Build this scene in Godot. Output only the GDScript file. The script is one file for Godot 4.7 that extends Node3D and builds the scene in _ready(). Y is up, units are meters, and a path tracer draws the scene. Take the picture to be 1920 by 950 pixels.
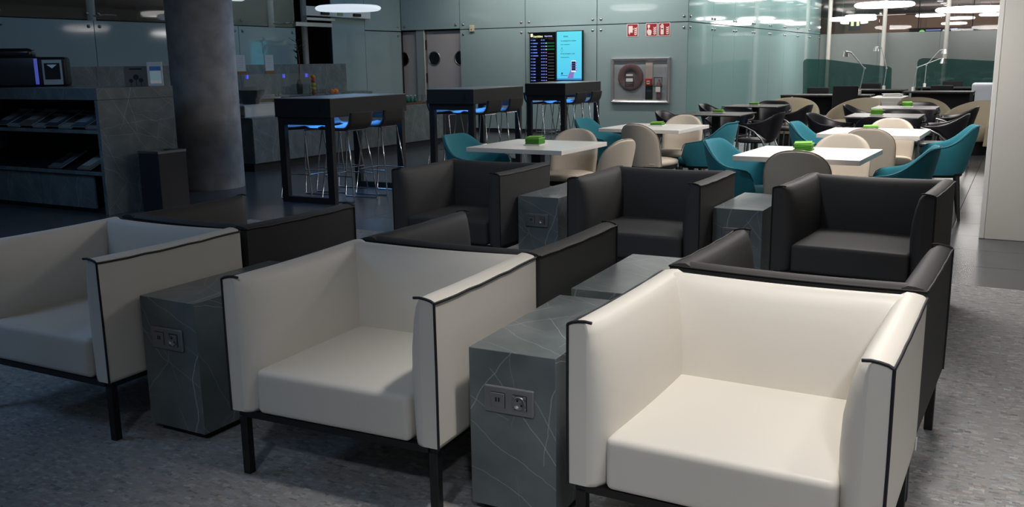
extends Node3D
# Airport lounge: axes follow the furniture grid, the camera stands at the origin and looks 29 degrees left of -Z.

var M := {}
var used := {}
const CEIL := 3.3
const ORD := ["first", "second", "third", "fourth", "fifth", "sixth", "seventh", "eighth", "ninth"]

# ------------------------------------------------------------------ mesh builder
class MB:
	var st := SurfaceTool.new()
	func _init() -> void:
		st.begin(Mesh.PRIMITIVE_TRIANGLES)
	func tri(a: Vector3, b: Vector3, c: Vector3) -> void:
		st.add_vertex(a); st.add_vertex(b); st.add_vertex(c)
	func uvtri(a: Vector3, b: Vector3, c: Vector3, ua: Vector2, ub: Vector2, uc: Vector2) -> void:
		st.set_uv(ua); st.add_vertex(a); st.set_uv(ub); st.add_vertex(b); st.set_uv(uc); st.add_vertex(c)
	# flat convex face, turned so that it looks along "out"
	func face(p: Array, out: Vector3) -> MB:
		st.set_smooth_group(0xFFFFFFFF)
		var n: Vector3 = (p[1] - p[0]).cross(p[2] - p[0])
		for i in range(1, p.size() - 1):
			if n.dot(out) > 0.0:
				tri(p[0], p[i + 1], p[i])
			else:
				tri(p[0], p[i], p[i + 1])
		return self
	func box(c: Vector3, s: Vector3, ch := 0.0) -> MB:
		var h := s * 0.5
		ch = minf(ch, minf(h.x, minf(h.y, h.z)) * 0.9)
		for ax in 3:
			var u := (ax + 1) % 3
			var v := (ax + 2) % 3
			for sg in [-1.0, 1.0]:
				var pts := []
				for q in [[-1, -1], [1, -1], [1, 1], [-1, 1]]:
					var p := Vector3()
					p[ax] = sg * h[ax]
					p[u] = q[0] * (h[u] - ch)
					p[v] = q[1] * (h[v] - ch)
					pts.append(c + p)
				var o := Vector3(); o[ax] = sg
				face(pts, o)
			if ch > 0.0:
				for s1 in [-1.0, 1.0]:
					for s2 in [-1.0, 1.0]:
						var a := Vector3(); var b := Vector3()
						a[u] = s1 * h[u]; a[v] = s2 * (h[v] - ch)
						b[u] = s1 * (h[u] - ch); b[v] = s2 * h[v]
						var e := Vector3(); e[ax] = h[ax] - ch
						var o2 := Vector3(); o2[u] = s1; o2[v] = s2
						face([c + a - e, c + a + e, c + b + e, c + b - e], o2)
		if ch > 0.0:
			for sx in [-1.0, 1.0]:
				for sy in [-1.0, 1.0]:
					for sz in [-1.0, 1.0]:
						var sv := Vector3(sx, sy, sz)
						var q := (h - Vector3.ONE * ch) * sv
						face([c + q + Vector3(sx * ch, 0, 0), c + q + Vector3(0, sy * ch, 0), c + q + Vector3(0, 0, sz * ch)], sv)
		return self
	# rows of points joined into a smooth skin
	func grid(rows: Array, ring := false, flip := false, group := 1) -> MB:
		st.set_smooth_group(group)
		for i in rows.size() - 1:
			var a: Array = rows[i]
			var b: Array = rows[i + 1]
			var n := a.size()
			for j in (n if ring else n - 1):
				var k := (j + 1) % n
				if flip:
					tri(a[j], b[j], b[k]); tri(a[j], b[k], a[k])
				else:
					tri(a[j], b[k], b[j]); tri(a[j], a[k], b[k])
		return self
	func cap(ringpts: Array, out: Vector3) -> MB:
		var c := Vector3()
		for p in ringpts: c += p
		c /= ringpts.size()
		st.set_smooth_group(0xFFFFFFFF)
		for i in ringpts.size():
			var a: Vector3 = ringpts[i]
			var b: Vector3 = ringpts[(i + 1) % ringpts.size()]
			if (a - c).cross(b - c).dot(out) > 0.0:
				tri(c, b, a)
			else:
				tri(c, a, b)
		return self
	func tube(path: Array, r: float, sides := 8, r2 := -1.0) -> MB:
		if r2 < 0.0: r2 = r
		var rows := []
		var up := Vector3.UP
		var n := path.size()
		for i in n:
			var t: Vector3 = ((path[mini(i + 1, n - 1)] as Vector3) - (path[maxi(i - 1, 0)] as Vector3)).normalized()
			if i == 0:
				up = Vector3.UP if absf(t.y) < 0.9 else Vector3.RIGHT
			var x := up.cross(t).normalized()
			up = t.cross(x).normalized()
			var rr := lerpf(r, r2, float(i) / maxi(n - 1, 1))
			var row := []
			for k in sides:
				var a := TAU * k / sides
				row.append((path[i] as Vector3) + (x * cos(a) + up * sin(a)) * rr)
			rows.append(row)
		grid(rows, true, true)
		cap(rows[0], (path[0] as Vector3) - (path[1] as Vector3))
		cap(rows[n - 1], (path[n - 1] as Vector3) - (path[n - 2] as Vector3))
		return self
	# square bar from a to b
	func bar(a: Vector3, b: Vector3, w: float, d: float) -> MB:
		var t := (b - a).normalized()
		var up := Vector3.UP if absf(t.y) < 0.9 else Vector3.BACK
		var x := up.cross(t).normalized() * w * 0.5
		var y := t.cross(x.normalized()).normalized() * d * 0.5
		var r0 := [a - x - y, a + x - y, a + x + y, a - x + y]
		var r1 := [b - x - y, b + x - y, b + x + y, b - x + y]
		for i in 4:
			var k := (i + 1) % 4
			face([r0[i], r0[k], r1[k], r1[i]], (r0[i] + r0[k] - a * 2.0))
		face(r0, -t); face(r1, t)
		return self
	# turned shape: profile of (radius, height)
	func lathe(prof: Array, sides := 24, c := Vector3.ZERO, smooth := true) -> MB:
		var rows := []
		for p in prof:
			var row := []
			for k in sides:
				var a := TAU * k / sides
				row.append(c + Vector3(cos(a) * p.x, p.y, sin(a) * p.x))
			rows.append(row)
		if smooth:
			grid(rows, true, true)
		else:
			for i in rows.size() - 1:
				grid([rows[i], rows[i + 1]], true, true, 2 + i)
		return self
	# soft box with rounded edges; f moves each point
	func soft(c: Vector3, s: Vector3, r: float, seg: int, f = null) -> MB:
		var h := s * 0.5
		var co := []
		for ax in 3:
			var l := []
			for k in [0.0, 0.3, 0.65, 1.0]: l.append(-h[ax] + r * k)
			var inner := h[ax] - r
			for k in range(1, seg): l.append(lerpf(-inner, inner, float(k) / seg))
			for k in [1.0, 0.65, 0.3, 0.0]: l.append(h[ax] - r * k)
			co.append(l)
		for ax in 3:
			var u := (ax + 1) % 3
			var v := (ax + 2) % 3
			for sg in [-1.0, 1.0]:
				var rows := []
				for a in co[u]:
					var row := []
					for b in co[v]:
						var p := Vector3()
						p[ax] = sg * h[ax]; p[u] = a; p[v] = b
						var q := p.clamp(-(h - Vector3.ONE * r), h - Vector3.ONE * r)
						var d := p - q
						p = q + d.normalized() * r
						if f != null: p = f.call(p)
						row.append(c + p)
					rows.append(row)
				grid(rows, false, sg > 0.0)
		return self
	# upright slab with a superellipse plan: rows of (height, inset)
	func pad(c: Vector3, a: float, b: float, e: float, rows_in: Array, n := 28) -> MB:
		var rows := []
		for rw in rows_in:
			var row := []
			for k in n:
				var t := TAU * k / n
				var x = signf(cos(t)) * pow(absf(cos(t)), 2.0 / e) * (a - rw.y)
				var z = signf(sin(t)) * pow(absf(sin(t)), 2.0 / e) * (b - rw.y)
				row.append(c + Vector3(x, rw.x, z))
			rows.append(row)
		grid(rows, true, true)
		cap(rows[0], Vector3.DOWN); cap(rows[rows.size() - 1], Vector3.UP)
		return self
	func uvquad(c: Vector3, ux: Vector3, uy: Vector3) -> MB:
		st.set_smooth_group(0xFFFFFFFF)
		var a := c - ux - uy; var b := c + ux - uy; var d := c - ux + uy; var e := c + ux + uy
		uvtri(a, e, b, Vector2(0, 1), Vector2(1, 0), Vector2(1, 1))
		uvtri(a, d, e, Vector2(0, 1), Vector2(0, 0), Vector2(1, 0))
		return self
	func mesh() -> ArrayMesh:
		st.generate_normals()
		st.index()
		return st.commit()

# ------------------------------------------------------------------ scene helpers
func numbered(n: String) -> String:
	if not used.has(n):
		used[n] = 0
		return n
	used[n] += 1
	return "%s_%03d" % [n, used[n]]

func thing(called: String, label: String, category: String, at := Vector3.ZERO, turn := 0.0, group := "") -> Node3D:
	var o := Node3D.new()
	o.name = numbered(called)
	add_child(o)
	o.position = at
	o.rotation.y = turn
	o.set_meta("label", label)
	o.set_meta("category", category)
	if group != "": o.set_meta("group", group)
	return o

func struct(called: String, label: String, category: String) -> Node3D:
	var o := thing(called, label, category)
	o.set_meta("kind", "structure")
	return o

func part(parent: Node3D, called: String, b, m: Material, at := Vector3.ZERO, label := "") -> MeshInstance3D:
	var o := MeshInstance3D.new()
	o.name = called
	o.mesh = b.mesh() if b is MB else b
	o.material_override = m
	o.position = at
	if label != "": o.set_meta("label", label)
	parent.add_child(o, true)
	return o

func copy(src: Node3D, label: String, at: Vector3, turn := 0.0) -> Node3D:
	var o: Node3D = src.duplicate()
	var base := String(src.name)
	if base.length() > 4 and base[base.length() - 4] == "_" and base.right(3).is_valid_int(): base = base.left(base.length() - 4)
	o.name = numbered(base)
	add_child(o)
	o.position = at
	o.rotation.y = turn
	o.set_meta("label", label)
	return o

func mat(c: Color, rough := 0.6, metal := 0.0, spec := 0.5) -> StandardMaterial3D:
	var m := StandardMaterial3D.new()
	m.albedo_color = c
	m.roughness = rough
	m.metallic = metal
	m.metallic_specular = spec
	return m

func glow(c: Color, e: float) -> StandardMaterial3D:
	var m := mat(Color(0.9, 0.9, 0.9), 0.5)
	m.emission_enabled = true
	m.emission = c
	m.emission_energy_multiplier = e
	return m

func pane(c: Color, a: float) -> StandardMaterial3D:
	var m := mat(Color(c.r, c.g, c.b, a), 0.03)
	m.transparency = BaseMaterial3D.TRANSPARENCY_ALPHA
	return m

func tex(img: Image) -> ImageTexture:
	return ImageTexture.create_from_image(img)

func tri_mat(img: Image, metres: float, rough: float, bump := 0.0) -> StandardMaterial3D:
	var m := mat(Color.WHITE, rough)
	m.albedo_texture = tex(img)
	m.uv1_triplanar = true
	m.uv1_world_triplanar = true
	m.uv1_scale = Vector3.ONE / metres
	m.uv1_triplanar_sharpness = 8.0
	if bump > 0.0:
		var g: Image = img.duplicate()
		g.bump_map_to_normal_map(bump)
		m.normal_enabled = true
		m.normal_texture = tex(g)
	return m

func cloud(size: int, sd: int, freq: float, oct := 4) -> Image:
	var n := FastNoiseLite.new()
	n.seed = sd
	n.frequency = freq
	n.fractal_octaves = oct
	return n.get_seamless_image(size, size)

# base colour varied by noise between two tones
func mottled(size: int, sd: int, freq: float, a: Color, b: Color, oct := 4) -> Image:
	var c := cloud(size, sd, freq, oct)
	var img := Image.create(size, size, false, Image.FORMAT_RGB8)
	for y in size:
		for x in size:
			img.set_pixel(x, y, a.lerp(b, c.get_pixel(x, y).r))
	return img

func marble_image(size: int, sd: int) -> Image:
	var img := mottled(size, sd, 0.004, Color(0.335, 0.37, 0.38), Color(0.45, 0.48, 0.485), 4)
	var rng := RandomNumberGenerator.new()
	rng.seed = sd * 7 + 1
	for i in 23:
		var p := Vector2(rng.randf() * size, rng.randf() * size)
		var a := rng.randfn(0.9, 0.55) * (1.0 if rng.randf() < 0.7 else -1.0)
		var strong := rng.randf_range(0.25, 0.95)
		var length := rng.randf_range(0.35, 1.3) * size
		var wide := rng.randf() < 0.3
		var steps := int(length)
		var drift := 0.0
		for k in steps:
			drift = drift * 0.95 + rng.randfn(0.0, 0.04)
			p += Vector2(cos(a + drift), sin(a + drift))
			if rng.randf() < 0.004: a += rng.randf_range(-0.5, 0.5)
			var s := strong * (0.55 + 0.45 * sin(float(k) / steps * PI)) * rng.randf_range(0.7, 1.0)
			for dx in (5 if wide else 3):
				var q := Vector2i(posmod(int(p.x) + dx, size), posmod(int(p.y), size))
				img.set_pixelv(q, img.get_pixelv(q).lerp(Color(0.80, 0.82, 0.81), s * (1.0 if dx == (2 if wide else 1) else 0.5)))
	return img

func carpet_image(size: int) -> Image:
	var img := Image.create(size, size, false, Image.FORMAT_RGB8)
	img.fill(Color(0.56, 0.56, 0.56))
	var rng := RandomNumberGenerator.new()
	rng.seed = 4
	for pass_i in 3:
		for i in [5000, 9000, 20000][pass_i]:
			var w := rng.randi_range([26, 14, 2][pass_i], [60, 34, 6][pass_i])
			var h := rng.randi_range([14, 8, 2][pass_i], [30, 18, 4][pass_i])
			var v: float = 0.56 + rng.randfn(0.0, [0.04, 0.046, 0.034][pass_i])
			var warm := rng.randf_range(-0.018, 0.022)
			img.fill_rect(Rect2i(rng.randi_range(0, size - w), rng.randi_range(0, size - h), w, h), Color(v + warm, v, v - warm * 0.6 + 0.004))
	return img

func materials() -> void:
	M.white_leather = mat(Color(0.86, 0.842, 0.81), 0.5)
	M.dark_leather = mat(Color(0.25, 0.248, 0.25), 0.62, 0.0, 0.3)
	M.navy_piping = mat(Color(0.07, 0.08, 0.12), 0.6)
	M.black_piping = mat(Color(0.075, 0.07, 0.07), 0.6)
	M.black_metal = mat(Color(0.07, 0.075, 0.085), 0.45)
	M.black_matt = mat(Color(0.085, 0.09, 0.10), 0.6)
	M.marble = tri_mat(marble_image(1024, 3), 1.1, 0.32)
	M.carpet = tri_mat(carpet_image(2048), 1.9, 0.95, 3.0)
	M.tile = tri_mat(mottled(512, 11, 0.02, Color(0.25, 0.26, 0.275), Color(0.31, 0.315, 0.33)), 1.7, 0.25)
	M.joint = mat(Color(0.14, 0.145, 0.15), 0.8)
	M.concrete = tri_mat(mottled(512, 21, 0.012, Color(0.58, 0.57, 0.565), Color(0.72, 0.71, 0.70), 5), 1.6, 0.8)
	M.plaster = mat(Color(0.80, 0.795, 0.775), 0.7)
	M.ceiling = mat(Color(0.78, 0.77, 0.76), 0.8)  # unseen ceiling kept pale to bounce light into the lounge
	M.glass_teal = mat(Color(0.54, 0.62, 0.63), 0.06, 0.0, 0.6)
	M.glass_green = mat(Color(0.495, 0.62, 0.625), 0.05, 0.0, 0.6)
	M.glass_grey = mat(Color(0.53, 0.555, 0.555), 0.16, 0.0, 0.5)
	M.clear = pane(Color(0.25, 0.32, 0.32), 0.06)
	M.backing = mat(Color(0.05, 0.06, 0.065), 0.7)
	M.chrome = mat(Color(0.80, 0.81, 0.83), 0.14, 1.0)
	M.steel = mat(Color(0.62, 0.63, 0.64), 0.3, 1.0)
	M.alu = mat(Color(0.70, 0.71, 0.71), 0.38, 0.7)
	M.plate_grey = mat(Color(0.52, 0.53, 0.54), 0.35, 0.5)
	M.dark_hole = mat(Color(0.03, 0.03, 0.035), 0.6)
	M.teal = mat(Color(0.12, 0.44, 0.50), 0.85)
	M.teal.rim_enabled = true; M.teal.rim = 0.3; M.teal.rim_tint = 0.6
	M.beige = mat(Color(0.77, 0.725, 0.665), 0.65)
	M.beige_pipe = mat(Color(0.60, 0.55, 0.49), 0.6)
	M.tan = mat(Color(0.66, 0.625, 0.54), 0.75)
	M.black_leather = mat(Color(0.085, 0.085, 0.105), 0.38)
	M.black_fabric = mat(Color(0.075, 0.08, 0.10), 0.85)
	M.white_top = mat(Color(0.90, 0.885, 0.865), 0.28)
	M.grey_top = mat(Color(0.40, 0.395, 0.405), 0.36)
	M.black_top = mat(Color(0.15, 0.15, 0.155), 0.5, 0.0, 0.35)
	M.bar_top = mat(Color(0.60, 0.61, 0.62), 0.3)  # pale grey on a black table; reflected light is put into the colour
	M.green = mat(Color(0.28, 0.53, 0.16), 0.8)
	M.green_light = mat(Color(0.45, 0.68, 0.27), 0.8)
	M.white_plastic = mat(Color(0.86, 0.86, 0.85), 0.4)
	M.red = mat(Color(0.72, 0.10, 0.12), 0.45)
	M.stool_pad = mat(Color(0.50, 0.60, 0.70), 0.6)  # grey upholstery; some of the blue LED light is in the colour
	M.stool_shell = mat(Color(0.13, 0.125, 0.125), 0.55)
	M.wood = mat(Color(0.62, 0.44, 0.25), 0.55)
	M.dark_wood = mat(Color(0.36, 0.21, 0.13), 0.55)
	M.orange = mat(Color(0.93, 0.52, 0.10), 0.5)
	M.apple_red = mat(Color(0.72, 0.30, 0.14), 0.4)
	M.lemon = mat(Color(0.80, 0.74, 0.20), 0.45)
	M.lamp = glow(Color(1.0, 0.98, 0.97), 9.0)
	M.lamp_mid = glow(Color(1.0, 0.98, 0.97), 2.6)
	M.lamp_dim = glow(Color(0.90, 0.95, 1.0), 0.8)
	M.led = glow(Color(0.4, 0.68, 1.0), 3.0)
	M.green_screen = pane(Color(0.05, 0.29, 0.265), 0.62)
	M.case_glass = pane(Color(0.25, 0.33, 0.32), 0.07)
	M.sofa_grey = mat(Color(0.62, 0.63, 0.66), 0.8)
	M.hall_wall = mat(Color(0.36, 0.31, 0.285), 0.8)

# ------------------------------------------------------------------ shells
func shell(nu: int, vs: Array, mid, th) -> MB:
	var rows := []
	for v in vs:
		var front := []
		var back := []
		for i in nu + 1:
			var u := -1.0 + 2.0 * i / nu
			var p: Vector3 = mid.call(u, v)
			var e := 0.004
			var du: Vector3 = mid.call(minf(u + e, 1.0), v) - mid.call(maxf(u - e, -1.0), v)
			var v1 := clampf(v, 0.02, 0.97)
			var dv: Vector3 = mid.call(u, v1 + e) - mid.call(u, v1 - e)
			var n := du.cross(dv).normalized()
			var t: float = th.call(u, v)
			front.append(p + n * t)
			back.append(p - n * t)
		back.reverse()
		rows.append(front + back)
	var b := MB.new()
	b.grid(rows, true, true)
	for e in 2:
		var r: Array = rows[0 if e == 0 else rows.size() - 1]
		for i in nu:
			b.face([r[i], r[i + 1], r[2 * nu - i], r[2 * nu + 1 - i]], Vector3.DOWN if e == 0 else Vector3.UP)
	return b

func legs4(t: Node3D, top: Vector3, foot: Vector3, r0: float, r1: float, m: Material) -> void:
	for sx in [-1.0, 1.0]:
		for sz in [-1.0, 1.0]:
			part(t, "leg", MB.new().tube([Vector3(sx * top.x, top.y, sz * top.z), Vector3(sx * foot.x, foot.y, sz * foot.z)], r0, 10, r1), m)

# ------------------------------------------------------------------ lounge armchair
func arm_mesh(sx: float, w: float, d: float, y0: float, h: float) -> MB:
	var sec := [Vector2(0, 0), Vector2(0, 0.012), Vector2(0, 0.2), Vector2(0, h - 0.018), Vector2(0, h - 0.009), Vector2(0.004, h - 0.004), Vector2(0.013, h + 0.001), Vector2(0.035, h + 0.006), Vector2(0.056, h + 0.007), Vector2(0.073, h - 0.002), Vector2(0.088, h - 0.026), Vector2(0.102, h - 0.08), Vector2(0.113, h - 0.16), Vector2(0.116, h - 0.25), Vector2(0.114, 0.14), Vector2(0.11, 0.05), Vector2(0.108, 0.012), Vector2(0.105, 0)]
	var rows := []
	for k in [[0.0, 0.0], [0.01, 0.0], [0.12, 0.0], [0.3, 0.0], [0.5, 0.0], [0.7, 0.0], [0.83, 0.0], [0.89, 0.002], [0.925, 0.006], [0.953, 0.013], [0.974, 0.023], [0.988, 0.035], [0.997, 0.050], [1.0, 0.062]]:
		var row := []
		var z: float = lerpf(-d * 0.5, d * 0.5, k[0])
		for s in sec:
			var puff: float = 0.014 * sin(PI * k[0]) * clampf((s.x - 0.07) / 0.04, 0.0, 1.0) * sin(PI * clampf(s.y / h, 0.0, 1.0))
			var sag: float = -0.005 * sin(PI * k[0]) * clampf((s.y - h + 0.05) / 0.05, 0.0, 1.0)
			var t: float = s.x + puff - k[1] * pow(s.x / 0.116, 2.0)
			row.append(Vector3(sx * (w * 0.5 - t), y0 + s.y + sag, z))
		rows.append(row)
	var b := MB.new()
	b.grid(rows, true, sx < 0.0)
	b.cap(rows[0], Vector3.FORWARD)
	b.cap(rows[rows.size() - 1], Vector3.BACK)
	return b

func back_mesh(w: float, d: float, y0: float, h: float) -> MB:
	var sec := [Vector2(0, 0), Vector2(0, 0.012), Vector2(0, 0.2), Vector2(0, h - 0.018), Vector2(0, h - 0.009), Vector2(0.004, h - 0.004), Vector2(0.013, h + 0.001), Vector2(0.04, h + 0.006), Vector2(0.062, h + 0.002), Vector2(0.080, h - 0.016), Vector2(0.094, h - 0.045), Vector2(0.109, h - 0.1), Vector2(0.12, h - 0.17), Vector2(0.126, h - 0.26), Vector2(0.124, 0.14), Vector2(0.12, 0.05), Vector2(0.118, 0.0)]
	var rows := []
	var half := w * 0.5 - 0.06
	for i in 13:
		var k := i / 12.0
		var row := []
		for s in sec:
			var puff: float = 0.012 * sin(PI * k) * clampf((s.x - 0.06) / 0.05, 0.0, 1.0)
			var sag: float = -0.006 * sin(PI * k) * clampf((s.y - h + 0.05) / 0.05, 0.0, 1.0)
			row.append(Vector3(lerpf(-half, half, k), y0 + s.y + sag, -d * 0.5 + 0.0006 + s.x + puff))
		rows.append(row)
	var b := MB.new()
	b.grid(rows, true, true)
	b.cap(rows[0], Vector3.LEFT)
	b.cap(rows[rows.size() - 1], Vector3.RIGHT)
	return b

func armchair(called: String, label: String, group: String, leather: Material, pipe: Material, at: Vector3, turn: float) -> Node3D:
	var t := thing(called, label, "armchair", at, turn, group)
	var w := 0.818
	var d := 0.72
	var y0 := 0.237
	var h := 0.463
	var top := y0 + h
	part(t, "backrest", back_mesh(w, d, y0, h), leather)
	for sx in [1.0, -1.0]:
		part(t, "armrest", arm_mesh(sx, w, d, y0, h), leather)
	var hx := (w - 0.214) * 0.5
	var hz := (d - 0.118) * 0.5
	var dome := func(p: Vector3) -> Vector3:
		if p.y > 0.0:
			p.y += 0.014 * maxf(0.0, 1.0 - pow(p.x / hx, 2)) * maxf(0.0, 1.0 - pow(p.z / hz, 2))
			p.z += 0.0
		return p
	part(t, "seat_cushion", MB.new().soft(Vector3(0, y0 + 0.077, d * 0.5 - 0.004 - hz), Vector3(hx * 2, 0.154, hz * 2), 0.02, 8, dome), leather)
	var b := MB.new()
	for sx in [-1.0, 1.0]:
		var x: float = sx * (w * 0.5 + 0.001)
		var z := d * 0.5 + 0.001
		var edge := []
		for i in 11:
			var k := i / 10.0
			edge.append(Vector3(x, top - 0.006 - 0.005 * sin(PI * k) + 0.0015 * sin(k * 23.0 + sx), lerpf(z, -d * 0.5, k)))
		b.tube(edge, 0.0042, 7)
		b.tube([Vector3(sx * (w * 0.5 - 0.07), top + 0.007, z), Vector3(sx * (w * 0.5 - 0.05), top + 0.009, z), Vector3(sx * (w * 0.5 - 0.03), top + 0.007, z), Vector3(sx * (w * 0.5 - 0.012), top + 0.003, z), Vector3(x, top - 0.004, z)], 0.0045, 7)
		b.tube([Vector3(x, top - 0.004, z), Vector3(x + sx * 0.001, y0 + 0.25, z), Vector3(x, y0 - 0.002, z)], 0.0042, 7)
	var bk := []
	for i in 11:
		bk.append(Vector3(lerpf(-w * 0.5, w * 0.5, i / 10.0), top - 0.006 - 0.006 * sin(PI * i / 10.0), -d * 0.5))
	b.tube(bk, 0.0042, 7)
	part(t, "piping", b, pipe)
	var fr := MB.new()
	for sx in [-1.0, 1.0]:
		fr.box(Vector3(sx * (w * 0.5 - 0.028), y0 - 0.0125, 0), Vector3(0.03, 0.023, d - 0.04))
		fr.box(Vector3(0, y0 - 0.0125, sx * (d * 0.5 - 0.028)), Vector3(w - 0.09, 0.023, 0.03))
	part(t, "base_frame", fr, M.black_metal)
	for sx in [-1.0, 1.0]:
		for sz in [-1.0, 1.0]:
			part(t, "leg", MB.new().box(Vector3(sx * (w * 0.5 - 0.03), (y0 - 0.024) * 0.5, sz * (d * 0.5 - 0.03)), Vector3(0.03, y0 - 0.024, 0.03), 0.002), M.black_metal)
	return t

# ------------------------------------------------------------------ stone side table with sockets
func side_table(label: String, at: Vector3, sockets: bool) -> Node3D:
	var t := thing("side_table", label, "side table", at, 0.0, "stone side tables between the armchairs")
	part(t, "body", MB.new().box(Vector3(0, 0.285, 0), Vector3(0.29, 0.51, 0.70), 0.0015), M.marble)
	part(t, "plinth", MB.new().box(Vector3(0, 0.0155, 0), Vector3(0.235, 0.031, 0.64)), M.black_matt)
	if sockets:
		var z := 0.3505
		var p := part(t, "socket_plate", MB.new().soft(Vector3(-0.006, 0.389, z + 0.004), Vector3(0.165, 0.085, 0.011), 0.005, 3), M.plate_grey, Vector3.ZERO, "grey double socket plate")
		var u := MB.new()
		u.box(Vector3(-0.042, 0.389, z + 0.0105), Vector3(0.045, 0.045, 0.004), 0.0012)
		part(p, "usb_module", u, M.plate_grey)
		for k in [-1.0, 1.0]:
			part(p, "usb_slot", MB.new().box(Vector3(-0.042 + k * 0.0048, 0.391, z + 0.0128), Vector3(0.0048, 0.014, 0.001)), M.dark_hole)
		for c in [-0.042, 0.031]:
			part(p, "gap_line", MB.new().box(Vector3(c, 0.4125, z + 0.0099), Vector3(0.047, 0.0022, 0.001)), M.dark_hole)
			part(p, "gap_line", MB.new().box(Vector3(c + 0.0235, 0.389, z + 0.0099), Vector3(0.0022, 0.047, 0.001)), M.dark_hole)
		var rows := []
		for pr in [[0.0208, 0.0105], [0.0204, 0.0165], [0.0192, 0.0172], [0.0182, 0.0165], [0.0172, 0.0106], [0.0001, 0.0104]]:
			var row := []
			for k in 24:
				row.append(Vector3(0.031 + cos(TAU * k / 24) * pr[0], 0.389 + sin(TAU * k / 24) * pr[0], z + pr[1]))
			rows.append(row)
		var sk := MB.new().grid(rows, true, false)
		for q in [[-1, -1], [1, -1], [1, 1], [-1, 1]]:
			sk.box(Vector3(0.031 + q[0] * 0.0188, 0.389 + q[1] * 0.0188, z + 0.0105), Vector3(0.0075, 0.0075, 0.010))
		part(p, "power_socket", sk, M.plate_grey)
		for k in [-1.0, 1.0]:
			part(p, "pin_hole", MB.new().box(Vector3(0.031 + k * 0.0068, 0.389 - k * 0.0068, z + 0.0108), Vector3(0.0055, 0.0055, 0.002)), M.dark_hole)
	return t

# ------------------------------------------------------------------ dining furniture
func dining_table(called: String, label: String, group: String, at: Vector3, turn: float, size: float, thick: float, m: Material) -> Node3D:
	var t := thing(called, label, "table", at, turn, group)
	part(t, "tabletop", MB.new().box(Vector3(0, 0.74 - thick * 0.5, 0), Vector3(size, thick, size), 0.002), m)
	part(t, "column", MB.new().box(Vector3(0, (0.74 - thick) * 0.5 + 0.01, 0), Vector3(0.085, 0.74 - thick - 0.022, 0.085), 0.004), M.black_metal)
	part(t, "base_plate", MB.new().box(Vector3(0, 0.007, 0), Vector3(0.36, 0.014, 0.36), 0.003), M.black_metal)
	return t

func teal_chair(label: String, at: Vector3, turn: float) -> Node3D:
	var t := thing("tub_dining_chair", label, "chair", at, turn, "teal tub dining chairs")
	var plan := func(u: float, v: float) -> Vector3:
		var a := deg_to_rad(122.0) * u
		var au := absf(u)
		var top := 0.805 - 0.165 * smoothstep(0.22, 0.70, au) - 0.03 * smoothstep(0.6, 0.95, au) - 0.13 * pow(clampf((au - 0.88) / 0.12, 0.0, 1.0), 2.0)
		var s := 0.80 + 0.20 * pow(v, 0.75)
		var x := 0.295 * signf(sin(a)) * pow(absf(sin(a)), 0.9) * s
		var z := -0.255 * signf(cos(a)) * pow(absf(cos(a)), 0.9) * s
		return Vector3(x, 0.40 + (top - 0.40) * v, z - 0.055 * v * maxf(0.0, cos(a)))
	var th := func(u: float, v: float) -> float:
		return 0.020 * sqrt(maxf(0.02, 1.0 - pow(absf(u), 14.0))) * sqrt(maxf(0.03, 1.0 - pow(v, 12.0)))
	part(t, "shell", shell(34, [0.0, 0.15, 0.3, 0.45, 0.6, 0.75, 0.87, 0.94, 0.975, 0.993, 1.0], plan, th), M.teal)
	var rim := []
	for i in 41:
		var u := -0.97 + 1.94 * i / 40.0
		var p: Vector3 = plan.call(u, 0.985)
		var q: Vector3 = plan.call(u, 0.9)
		rim.append(p + (Vector3(p.x, 0, p.z).normalized()) * 0.0165 + (p - q).normalized() * 0.001)
	part(t, "piping", MB.new().tube(rim, 0.0035, 6), mat(Color(0.09, 0.33, 0.38), 0.8))
	part(t, "seat_cushion", MB.new().pad(Vector3(0, 0, 0.015), 0.225, 0.225, 3.2, [Vector2(0.40, 0.02), Vector2(0.415, 0.004), Vector2(0.435, 0.0), Vector2(0.452, 0.012), Vector2(0.461, 0.05), Vector2(0.464, 0.12)]), M.teal)
	part(t, "seat_frame", MB.new().pad(Vector3(0, 0, 0.005), 0.24, 0.225, 3.0, [Vector2(0.365, 0.03), Vector2(0.375, 0.008), Vector2(0.401, 0.004)]), M.black_matt)
	legs4(t, Vector3(0.185, 0.38, 0.165), Vector3(0.235, 0.0, 0.205), 0.021, 0.012, M.black_matt)
	return t

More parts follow.
